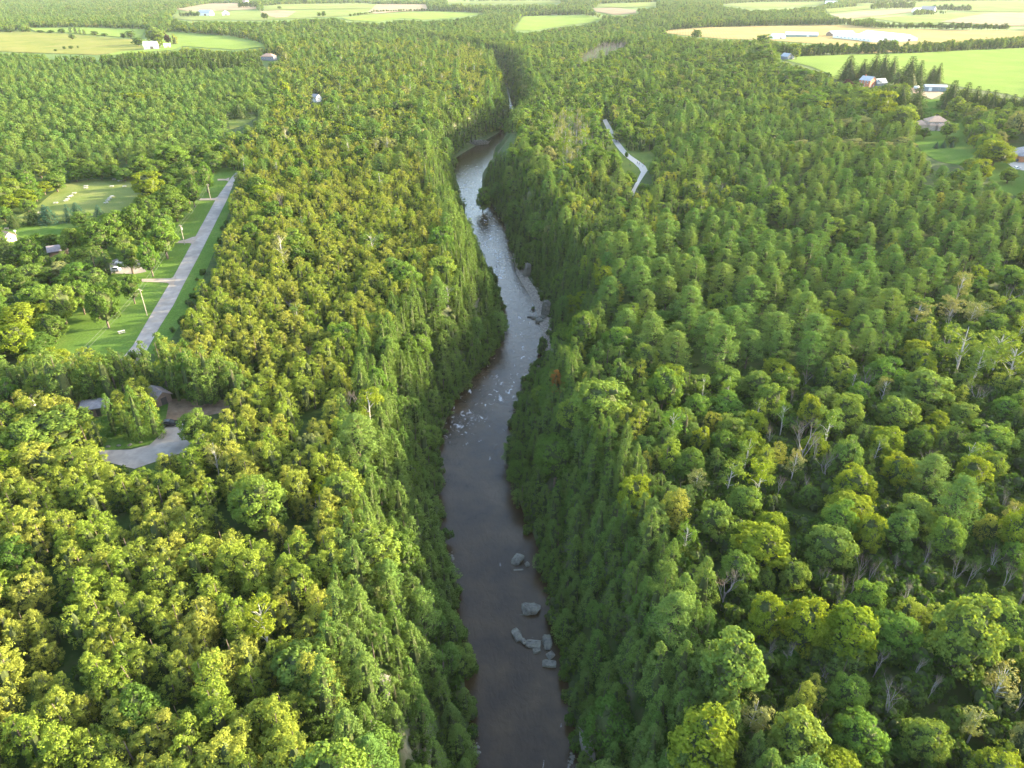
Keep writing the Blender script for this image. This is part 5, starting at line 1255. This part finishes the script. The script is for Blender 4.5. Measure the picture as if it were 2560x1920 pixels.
# ------------------------------------------------------------------ cars
def car(px, py, yaw, paint, label, off=.12):
    x, y, z = g1(px, py)
    root = empty('parked_car', (x, y, z + off), yaw); tag(root, label, 'car', 'cars parked near the woods')
    L, W = 4.6, 1.84
    def slab(profile, hw0, hw1, m, name, par):
        # profile in x,z; hw: half widths at low and high z
        z0, z1 = min(p[1] for p in profile), max(p[1] for p in profile); n = len(profile); mb = MB()
        V = []
        for s in (-1, 1):
            for a, b in profile:
                h = hw0 + (hw1 - hw0) * (b - z0) / (z1 - z0); V.append((a, s * h, b))
        Fs = [tuple(range(n)), tuple(range(n, 2 * n))[::-1]] + [(i, i + n, (i + 1) % n + n, (i + 1) % n) for i in range(n)]
        mb.add(V, Fs); return mb.build(name, M[m], par, bevel=.05)
    body = slab([(-2.28, .32), (-2.3, .72), (-2.18, 1.0), (.95, 1.02), (2.0, .90), (2.26, .72), (2.3, .36), (2.1, .25), (-2.1, .25)], W / 2, W / 2 - .05, paint, 'body', root)
    slab([(-2.1, 1.0), (-1.72, 1.58), (-.9, 1.66), (.15, 1.62), (1.0, 1.01)], W / 2 - .06, W / 2 - .26, paint, 'cabin', root)
    for s in (-1, 1):
        V = [(-1.85, s * .875, 1.06), (-1.55, s * .735, 1.50), (.1, s * .735, 1.53), (.72, s * .875, 1.06)]
        MB().add(V + [(a, b + s * .03, c) for a, b, c in V], [(0, 1, 2, 3), (4, 5, 6, 7), (0, 1, 5, 4), (1, 2, 6, 5), (2, 3, 7, 6), (3, 0, 4, 7)]).build('side_window', M['glass'], root)
    for nm, V in (('windscreen', [(.98, -.74, 1.06), (.98, .74, 1.06), (.24, .6, 1.58), (.24, -.6, 1.58)]), ('rear_window', [(-2.06, -.72, 1.1), (-2.06, .72, 1.1), (-1.76, .6, 1.52), (-1.76, -.6, 1.52)])):
        k = .03 if nm == 'windscreen' else -.03
        MB().add(V + [(a + k, b, c + .02) for a, b, c in V], [(0, 1, 2, 3), (4, 5, 6, 7), (0, 1, 5, 4), (1, 2, 6, 5), (2, 3, 7, 6), (3, 0, 4, 7)]).build(nm, M['glass'], root)
    for sx in (-1.4, 1.42):
        for s in (-1, 1):
            wl = MB().tube([(sx, s * .72, .33), (sx, s * .94, .33)], [.34, .34], 16).build('wheel', M['tyre'], root)
            MB().tube([(sx, s * .90, .33), (sx, s * .955, .33)], [.21, .21], 12).build('rim', M['rim'], wl)
    for s in (-1, 1):
        MB().box((2.2, s * .68, .72), (.16, .36, .14)).build('headlight', M['lamp'], root)
        MB().box((-2.26, s * .72, .82), (.12, .26, .2)).build('tail_light', M['red_lamp'], root)
    return root
car(303, 659, rad(188), 'car_white', 'white SUV parked on the small car park, upper of the two white ones')
car(287, 678, rad(184), 'car_white', 'white SUV parked beside the lawn, lower of the two white ones')
car(338, 630, rad(205), 'car_white', 'white car half hidden under a park tree behind two white SUVs')
car(428, 1064, rad(8), 'car_black', 'black car parked on the turning area beside clipped cedars')
car(2546, 406, rad(6), 'car_dark', 'dark car on the paved yard of the orange brick bungalow', .35)
car(2541, 424, rad(20), 'car_white', 'white car on the paved yard near the right photo edge', .35)
car(2301, 224, rad(15), 'car_dark', 'dark car beside the white tank at the blue-grey shed', .2)
x, y, z = g1(2290, 224)
tk = empty('water_tank', (x, y, z + .2), rad(10)); tag(tk, 'white rounded tank on legs left of the blue-grey metal shed', 'tank')
MB().tube([(-2.6, 0, 1.7), (-2.3, 0, 1.7), (-1.9, 0, 1.7), (1.9, 0, 1.7), (2.3, 0, 1.7), (2.6, 0, 1.7)], [.3, 1.0, 1.35, 1.35, 1.0, .3], 18).build('tank', M['white_paint'], tk, smooth=True)
for a in (-1.4, 1.4): MB().box((a, 0, .3), (.3, 1.8, 1.0)).build('leg', M['metal'], tk)

# ------------------------------------------------------------------ picnic tables
def picnic_table():
    root = empty('picnic_table', (0, 0, 0))
    mb = MB()
    for k in range(4): mb.box((0, -.33 + .22 * k, .745), (2.1, .2, .05))
    mb.build('tabletop', M['wood_pale'], root)
    for s in (-1, 1): MB().box((0, s * .78, .43), (2.1, .28, .05)).build('bench', M['wood_pale'], root)
    for s in (-1, 1):
        for q in (-1, 1): MB().tube([(s * .75, q * .72, 0), (s * .75, q * .12, .72)], [.055, .055], 4).build('leg', M['wood'], root)
        MB().box((s * .75, 0, .38), (.06, 1.7, .1)).build('crossbar', M['wood'], root)
    return root
def copy_tree(o, parent=None):
    c = o.copy(); COL.objects.link(c)
    if parent: c.parent = parent
    for ch in list(o.children): copy_tree(ch, c)
    return c
T0 = None
tabs = [(775, 495, 10, 'picnic table standing alone at the left edge of the dry lawn'), (915, 465, 50, 'nearest picnic table of the left table row on the dry lawn'), (938, 443, 50, 'second nearest picnic table of the left table row on the dry lawn'), (963, 410, 50, 'third nearest picnic table of the left table row on the dry lawn'), (990, 397, 50, 'farthest picnic table of the left table row on the dry lawn'),
        (1030, 360, 5, 'dark picnic table just beyond the left table row on the dry lawn'), (1190, 263, 5, 'darker picnic table of the far pair in the lawn middle'), (1190, 288, 5, 'paler picnic table of the far pair in the lawn middle'), (1550, 265, 5, 'dark low picnic table left of the pale one on the far lawn'), (1722, 268, 20, 'pale picnic table at the far right of the dry lawn'),
        (1550, 405, 60, 'farthest picnic table of the right table row on the dry lawn'), (1518, 432, 60, 'third nearest picnic table of the right table row on the dry lawn'), (1495, 460, 60, 'second nearest picnic table of the right table row on the dry lawn'), (1470, 492, 60, 'nearest picnic table of the right table row on the dry lawn'), (1580, 170, 0, 'brownish picnic table below the dark tree wall, far lawn'), (1657, 187, 40, 'tilted grey picnic table below the dark tree wall, far lawn'), (90, 853, 30, 'picnic table near the white cabin at the left edge'), (560, 630, 20, 'pale picnic table between the lawn spruces')]
wood_dark = flat('dark_stained_wood', (.12, .10, .085), .9, 4)
for cx, cy_, a, lb in tabs + [(None, None, 35, 'lone pale picnic table on the grass beside the road')]:
    px, py = (305, 833) if cx is None else (cx / 5.53, 420 + cy_ / 5.53)
    x, y, z = g1(px, py)
    if T0 is None: T0 = o = picnic_table()
    else: o = copy_tree(T0)
    o.location = (x, y, z + .08); o.rotation_euler = (0, 0, rad(a)); tag(o, lb, 'picnic table', 'picnic tables on the park lawns')

# ------------------------------------------------------------------ utility poles and their wires
def solve_h(px, base, top):
    x, y, z = g1(px, base); lo, hi = 1, 30
    for _ in range(24):
        m = (lo + hi) / 2
        if float(proj(x, y, z + m)[1]) > top: lo = m
        else: hi = m
    return x, y, z, lo
poles = []
for bx, by, ty_, can, lb in [(103, 1064, 995, 1, 'grey utility pole with a white transformer near the left photo edge'), (368, 789, 722, 0, 'bare leaning wooden utility pole on the grass beside the road'), (462, 611, 562, 2, 'utility pole with a dark transformer at the middle driveway'), (527, 500, 467, 0, 'far utility pole beside the road at the narrow driveway'),
                         (760, 272, 255, 0, 'distant pale utility pole left of the white house in the woods'), (725, 294, 277, 0, 'distant thin utility pole among trees beyond the lane end')]:
    x, y, z, h = solve_h(bx, by, ty_); h = max(h, 8.5)
    root = empty('utility_pole', (x, y, z), rad(60)); tag(root, lb, 'utility pole', 'wooden utility poles')
    MB().tube([(0, 0, -.5), (0, 0, h)], [.17, .11], 8).build('pole', M['pole'], root)
    MB().box((0, .0, h - .5), (.1, 2.0, .12)).build('crossarm', M['wood'], root)
    for q in (-.85, .85): MB().tube([(0, q, h - .44), (0, q, h - .22)], [.06, .04], 6).build('insulator', M['white_paint'], root)
    if can: MB().tube([(.34, 0, h - 2.4), (.34, 0, h - 1.35)], [.26, .26], 12).build('transformer', M['white_paint' if can == 1 else 'metal'], root)
    poles.append((x, y, z + h - .2, h))
for (a, b, lb) in [(0, 1, 'pair of overhead wires crossing the lawn from the leaning pole to the lower left'), (1, 2, 'pair of overhead wires above the maples between two roadside poles'), (2, 3, 'pair of overhead wires beside the far stretch of road')]:
    mb = MB(); A, Bp = Vector(poles[a][:3]), Vector(poles[b][:3]); off = Vector((math.cos(rad(150)), math.sin(rad(150)), 0)) * .85
    ob = None
    for q in (-1, 1):
        pts = [A.lerp(Bp, t / 14) + off * q - Vector((0, 0, 1.1 * 4 * (t / 14) * (1 - t / 14))) for t in range(15)]
        m = MB().tube([tuple(p) for p in pts], [.022] * 15, 4)
        if ob is None:
            ob = empty('power_line', A); tag(ob, lb, 'power line')
        m.v = [(v[0] - A.x, v[1] - A.y, v[2] - A.z) for v in m.v]; m.build('wire', M['cable'], ob)

# ------------------------------------------------------------------ rocks
M['rock'] = surf('grey_limestone', [(.3, (.05, .046, .038)), (.5, (.13, .12, .105)), (.72, (.24, .225, .20))], .9, rough=.95, bump=1.0, bscale=1.6, coord='obj', big=(.7, (.12, .115, .08), .6))
M['rock_pale'] = surf('pale_limestone_face', [(.3, (.09, .085, .07)), (.5, (.16, .148, .128)), (.72, (.22, .21, .185))], .6, rough=.95, bump=.7, bscale=2.2, coord='obj', big=(.4, (.17, .155, .12), .7))
def rock_mesh(seed, d, mat, n=26, rough=.05):
    r = random.Random(seed); bm = bmesh.new()
    for _ in range(n):
        v = Vector((r.gauss(0, 1), r.gauss(0, 1), r.gauss(0, 1))); v = Vector([max(-.62, min(.62, c / v.length * 1.0)) for c in v])
        bm.verts.new((v.x * d[0] / 1.24, v.y * d[1] / 1.24, v.z * d[2] / 1.24))
    g = bmesh.ops.convex_hull(bm, input=bm.verts)
    bmesh.ops.delete(bm, geom=[v for v in bm.verts if not v.link_faces], context='VERTS')
    bmesh.ops.bevel(bm, geom=list(bm.edges), offset=min(d) * .05, segments=1, affect='EDGES')
    bmesh.ops.triangulate(bm, faces=list(bm.faces)); bmesh.ops.subdivide_edges(bm, edges=list(bm.edges), cuts=2, use_grid_fill=True)
    for v in bm.verts: v.co += Vector((r.gauss(0, 1), r.gauss(0, 1), r.gauss(0, 1))) * min(d) * rough * .7
    bmesh.ops.recalc_face_normals(bm, faces=bm.faces)
    me = bpy.data.meshes.new('boulder'); bm.to_mesh(me); bm.free(); me.materials.append(M[mat]); return me
def rock(name, px, py, d, rot, label, z=None, lift=.3, mat='rock', seed=1, group='limestone boulders in the river'):
    if name == 'boulder': d = (d[0] * .9, d[1] * .9, d[2] * .75)
    if z is None: x, y, zz = g1(px, py)
    else: (x, y), zz = at_z(px, py, z), z
    o = link(bpy.data.objects.new(name, rock_mesh(seed, d, mat))); o.location = (x, y, zz + d[2] * lift); o.rotation_euler = tuple(rad(a) for a in rot)
    return tag(o, label, 'boulder' if name == 'boulder' else 'rock face', group)
R_ = RZ
rock('boulder', 1293, 1402, (3.9, 2.6, 1.9), (8, -14, 55), 'large tilted grey boulder alone in the river below the bend', R_, seed=3)
rock('boulder', 1318, 1412, (1.2, 1.4, 1.0), (0, 0, 20), 'small round boulder just right of the large tilted boulder', R_, seed=4)
rock('boulder', 1296, 1425, (2.6, .7, .3), (0, 0, 8), 'thin flat slab barely above water below the tilted boulder', R_, seed=5)
rock('boulder', 1329, 1526, (4.8, 3.0, 1.9), (-6, 8, 6), 'broad flat-topped boulder in the river by the right bank', R_, seed=6)
rock('boulder', 1292, 1590, (1.9, 3.4, 1.4), (10, 0, 28), 'long grey boulder at the left end of the boulder chain', R_, seed=7)
rock('boulder', 1309, 1606, (1.1, 2.0, 1.0), (0, 12, 30), 'narrow boulder second from the left in the boulder chain', R_, seed=8)
rock('boulder', 1333, 1612, (3.5, 2.3, 1.3), (0, -10, -14), 'pale flat boulder in the middle of the boulder chain', R_, seed=9)
rock('boulder', 1342, 1628, (1.8, 1.4, .7), (0, 0, 10), 'low slab tucked below the middle of the boulder chain', R_, seed=10)
rock('boulder', 1368, 1610, (2.0, 3.6, 1.8), (14, 10, 10), 'upright grey boulder against the right bank cedars', R_, seed=11)
rock('boulder', 1376, 1641, (2.0, 1.6, 1.2), (0, 8, 40), 'small broken boulder between two larger ones at the bank', R_, seed=12)
rock('boulder', 1373, 1662, (3.2, 1.7, 1.2), (0, 0, -8), 'lowest boulder of the group against the right bank', R_, seed=13)
for k, (px, py, d, a, lb) in enumerate([(1348, 803, (3.4, 3.0, 1.7), 20, 'largest squarish boulder of the pile on the gravel bank'), (1336, 795, (2.6, 1.8, 1.1), -10, 'flat boulder at the left of the pile on the gravel bank'), (1324, 792, (2.6, 1.1, .6), 0, 'low slab reaching into the water left of the rock pile'), (1358, 796, (2.6, 2.2, 1.8), 40, 'dark boulder behind the largest one of the rock pile'), (1368, 789, (3.6, 1.4, 1.3), 15, 'long ledge boulder at the right of the rock pile')]):
    rock('boulder', px, py, d, (4, -5, a), lb, R_ + .1, seed=20 + k)
for k, (px, py, lb) in enumerate([(271, 1117, 'leftmost small stone on the grass edge of the turning area'), (297, 1115, 'pale round stone, second from left on the turning-area grass'), (325, 1113, 'dark low stone, third from left on the turning-area grass'), (352, 1106, 'small stone at the right end of the turning-area grass')]):
    rock('boulder', px, py, (1.1, .8, .7), (0, 0, 30 * k), lb, seed=30 + k, lift=.15, group='stones edging the grass')
rock('rock_outcrop', 1318, 690, (2.6, 2.6, 8.5), (12, 10, 20), 'tall white rock slab leaning on the right gorge slope', lift=.3, mat='rock_pale', seed=41, group='limestone outcrops of the gorge')
rock('rock_outcrop', 1364, 790, (3.2, 2.5, 7.0), (4, 10, 0), 'dark grey rock wall above the rock pile on the right', lift=.5, seed=42, group='limestone outcrops of the gorge')
rock('rock_outcrop', 964, 1745, (1.8, 4.6, 4.4), (0, 8, 14), 'grey cliff edge between cedars on the lower left bank', lift=.35, mat='rock_pale', seed=43, group='limestone outcrops of the gorge')
rock('rock_outcrop', 927, 1868, (2.2, 4.2, 5.0), (0, 14, -12), 'pale cliff face showing at the bottom of the left bank', lift=.4, mat='rock_pale', seed=44, group='limestone outcrops of the gorge')
rock('rock_outcrop', 1472, 1905, (2.2, 4.6, 7.5), (-6, -8, 10), 'white rock spur at the bottom of the right bank', lift=.3, mat='rock_pale', seed=45, group='limestone outcrops of the gorge')
rock('rock_outcrop', 1190, 362, (26, 3.5, 5.0), (0, 0, 28), 'long low rock wall under the cedars at the river bend', lift=.3, seed=46, group='limestone outcrops of the gorge')

# loose stones on the gravel bars and along the water: too many to count
pts = []
sid = []
for k in range(4):
    o = bpy.data.objects.new('shape_%04d' % len(PIDX), rock_mesh(60 + k, (1, .8, .5), 'rock_pale', 14)); PCOL.objects.link(o); PIDX[('rock', k)] = len(PIDX); sid.append(PIDX[('rock', k)])
cnt_ = 0
while cnt_ < 2600:
    px, py = RNG.uniform(1085, 1205) * S, RNG.uniform(545, 900) * S
    x, y = at_z(px, py, RZ)
    z, d, s = H(x, y, True)
    if not (s[0] > 0 and -.6 < d[0] < 9): cnt_ += .02; continue
    f = .2 + RNG.exponential(.17)
    pts.append((x, y, z[0], sid[int(RNG.integers(0, 4))], RNG.uniform(0, 6.28), RNG.normal(0, .2), RNG.normal(0, .2), min(f, 1.2), min(f, 1.2))); cnt_ += 1
for lx, ly, n in [(978, 1210, 40), (1028, 1620, 40), (985, 1180, 30), (1100, 890, 120), (1232, 1640, 40)]:
    for _ in range(n):
        x, y = at_z((lx + RNG.normal(0, 5)) * S, (ly + RNG.normal(0, 14)) * S, RZ); z, d, s = H(x, y, True)
        if d[0] < -2.5: continue
        f = .2 + RNG.exponential(.18); pts.append((x, y, max(z[0], RZ - .1), sid[int(RNG.integers(0, 4))], RNG.uniform(0, 6.28), 0, 0, f, f))
scatter('gravel', 'pale loose stones along the right gravel bank and water edges', 'gravel', pts)

# ------------------------------------------------------------------ people
def person_mesh(shirt, trousers, stride=.25, arm=.15, bare_leg=False):
    """one continuous skinned body: joints with radii, then a smooth surface"""
    P = {}; E = []; Rd = []
    V = []
    def v(k, c, r): P[k] = len(V); V.append(c); Rd.append(r)
    v('pelvis', (0, 0, .95), .135); v('waist', (0, 0, 1.1), .125); v('chest', (0, .01, 1.32), .15); v('neck', (0, .01, 1.5), .06); v('head', (.0, -.02, 1.6), .085); v('crown', (0, .0, 1.72), .075)
    E += [('pelvis', 'waist'), ('waist', 'chest'), ('chest', 'neck'), ('neck', 'head'), ('head', 'crown')]
    for s, nm in ((-1, 'l'), (1, 'r')):
        f = stride * s
        v('hip' + nm, (.1 * s, 0, .9), .095); v('knee' + nm, (.1 * s, -f * .45 - .03, .5), .062); v('ankle' + nm, (.1 * s, -f, .09), .042); v('toe' + nm, (.11 * s, -f - .17, .04), .035)
        v('sh' + nm, (.19 * s, .01, 1.43), .062); v('elbow' + nm, (.26 * s, arm * s, 1.15), .045); v('wrist' + nm, (.27 * s, arm * s * 1.5 - .08, .92), .03); v('palm' + nm, (.275 * s, arm * s * 1.6 - .1, .85), .034)
        E += [('pelvis', 'hip' + nm), ('hip' + nm, 'knee' + nm), ('knee' + nm, 'ankle' + nm), ('ankle' + nm, 'toe' + nm), ('chest', 'sh' + nm), ('sh' + nm, 'elbow' + nm), ('elbow' + nm, 'wrist' + nm), ('wrist' + nm, 'palm' + nm)]
        for q in range(5):
            b = V[P['palm' + nm]]; dy = -.032 + .016 * q if q < 4 else -.05
            ln = (.062, .075, .07, .056, .04)[q]
            v(f'f{q}{nm}', (b[0] - .004 * s, b[1] + dy * 1.5, b[2] - ln * (1 if q < 4 else .55)), .009); E.append(('palm' + nm, f'f{q}{nm}'))
    v('nose', (0, -.115, 1.6), .018); E.append(('head', 'nose'))
    for s in (-1, 1): v('ear%d' % s, (.085 * s, 0, 1.6), .016); E.append(('head', 'ear%d' % s))
    me = bpy.data.meshes.new('person'); me.from_pydata(V, [(P[a], P[b]) for a, b in E], [])
    o = bpy.data.objects.new('person_tmp', me); COL.objects.link(o)
    sk = o.modifiers.new('skin', 'SKIN'); sk.use_smooth_shade = True
    for i, r in enumerate(Rd):
        me.skin_vertices[0].data[i].radius = (r, r * (.8 if V[i][2] > 1.0 and abs(V[i][0]) < .1 and V[i][2] < 1.45 else 1)); me.skin_vertices[0].data[i].use_root = (i == 0)
    ss = o.modifiers.new('sub', 'SUBSURF'); ss.levels = 1; ss.render_levels = 1
    dg = bpy.context.evaluated_depsgraph_get(); out = bpy.data.meshes.new_from_object(o.evaluated_get(dg)); bpy.data.objects.remove(o)
    out.materials.clear()
    for m in (M['skin'], shirt, trousers, M['trim']): out.materials.append(m)
    for p in out.polygons:
        c = p.center; k = 0
        if c.z > 1.5: k = 0
        elif c.z > 1.0 and not (abs(c.x) > .21 and c.z < 1.22): k = 1
        elif abs(c.x) > .2 and c.z > .7: k = 0
        elif c.z > (.5 if bare_leg else .1): k = 2
        elif c.z < .1: k = 3
        p.material_index = k
    return out
M['skin'] = flat('skin', (.50, .32, .23), .6); M['hair'] = flat('dark_hair', (.03, .022, .016))
cl = lambda n, c: flat(n, c, .9, 6)
navy, black, red, greyc, white = cl('navy_cloth', (.03, .04, .09)), cl('black_cloth', (.02, .02, .022)), cl('red_cloth', (.32, .05, .04)), cl('grey_cloth', (.2, .2, .21)), cl('white_cloth', (.7, .7, .68))
def person(mesh, px, py, yaw, label, z=None, off=.12, sc=1.0):
    if z is None: x, y, zz = g1(px, py)
    else: (x, y), zz = at_z(px, py, z), z
    o = link(bpy.data.objects.new('person', mesh)); o.location = (x, y, zz + off); o.rotation_euler = (0, 0, yaw); o.scale = (sc,) * 3
    V, Fs = blob((0, .012, 1.685), (.092, .105, .085), 10, 6)
    h = bpy.data.objects.new('hair', np_mesh('hair', V, [Fs], [M['hair']], smooth=True)); link(h, o)
    return tag(o, label, 'person')
pm = [person_mesh(navy, black), person_mesh(red, navy, .18), person_mesh(black, black, .3, .1), person_mesh(greyc, black, .1, .05, True), person_mesh(white, navy, .2, .12)]
def pp(cx, cy_): return 1480 + cx / 7.54, 260 + cy_ / 7.54
person(pm[0], *pp(852, 1135), rad(-60), 'walker in dark navy clothes, leftmost on the pale path')
person(pm[2], *pp(902, 1105), rad(-70), 'walker all in black at the far edge of the pale path')
person(pm[2], *pp(886, 1165), rad(-50), 'walker all in black in the middle of the pale path')
person(pm[1], *pp(966, 1160), rad(-60), 'walker in a red top, farther of the right-hand pair')
person(pm[4], *pp(958, 1190), rad(-60), 'walker in a white top, nearer of the right-hand pair')
person(pm[1], *pp(715, 1160), rad(60), 'person in a red top standing on grass left of the path', off=.05)
person(pm[0], 1242, 670, rad(150), 'person in dark clothes wading upright in the bright shallow river', RZ, -.25)
person(pm[3], 1247.5, 661, rad(-100), 'person in grey wading just right of the upright wader', RZ, -.45)
# birdhouse on its pole beside the white cabin
x, y, z = g1(42, 592); bh = empty('birdhouse', (x, y, z)); tag(bh, 'small white birdhouse on a thin pole right of the white cabin', 'birdhouse')
MB().tube([(0, 0, -.3), (0, 0, 2.4)], [.05, .05], 6).build('pole', M['metal'], bh)
mb = MB(); gable_wall(mb, .6, .5, 2.9, .25, z0=2.4); mb.build('box', M['white_paint'], bh); mb = MB(); gable_roof(mb, .6, .5, 2.9, .25, ov=.1, t=.04); mb.build('roof', M['white_metal'], bh)

# ------------------------------------------------------------------ air, sky, sun
SUN_AZ, SUN_EL = rad(74), rad(15)            # clockwise from straight ahead (+Y)
sv = Vector((math.sin(SUN_AZ) * math.cos(SUN_EL), math.cos(SUN_AZ) * math.cos(SUN_EL), math.sin(SUN_EL)))
sl = bpy.data.lights.new('sun', 'SUN'); sl.energy = 4.0; sl.angle = rad(.6); sl.color = (1.0, .85, .52)
so = bpy.data.objects.new('sun', sl); so.rotation_euler = (-sv).to_track_quat('-Z', 'Y').to_euler(); so.location = (300, 200, 300); COL.objects.link(so)
w = bpy.data.worlds.new('World'); SC.world = w; w.use_nodes = True
nt = w.node_tree; bg = nt.nodes['Background']
sky = nt.nodes.new('ShaderNodeTexSky'); sky.sky_type = 'NISHITA'; sky.sun_disc = False
sky.sun_elevation = SUN_EL; sky.sun_rotation = SUN_AZ; sky.air_density = 1.0; sky.dust_density = 2.0; sky.ozone_density = .6
nt.links.new(sky.outputs[0], bg.inputs[0]); bg.inputs[1].default_value = .15

hz = MB().box((0, 4200, 45.0), (16400, 9700, 140.0)).mesh('haze', [])
hm_ = bpy.data.materials.new('haze_air'); hm_.use_nodes = True; nt = hm_.node_tree; nt.nodes.clear()
out = nt.nodes.new('ShaderNodeOutputMaterial'); pv = nt.nodes.new('ShaderNodeVolumePrincipled')
pv.inputs['Color'].default_value = (.80, .90, 1.0, 1); pv.inputs['Density'].default_value = .000022; pv.inputs['Anisotropy'].default_value = .2
nt.links.new(pv.outputs[0], out.inputs['Volume'])
hz.materials.append(hm_)
tag(link(bpy.data.objects.new('haze', hz)), kind='stuff')

SC.view_settings.view_transform = 'Standard'; SC.view_settings.look = 'None'
SC.view_settings.exposure = 3.08; SC.view_settings.gamma = 1.0
SC.render.engine = 'CYCLES'
cy = SC.cycles
cy.max_bounces = 6; cy.diffuse_bounces = 3; cy.glossy_bounces = 2; cy.transmission_bounces = 3; cy.volume_bounces = 1; cy.transparent_max_bounces = 4
cy.caustics_reflective = False; cy.caustics_refractive = False
cy.use_adaptive_sampling = False
cy.use_denoising = True; cy.denoising_prefilter = 'ACCURATE'; cy.denoising_input_passes = 'RGB_ALBEDO_NORMAL'
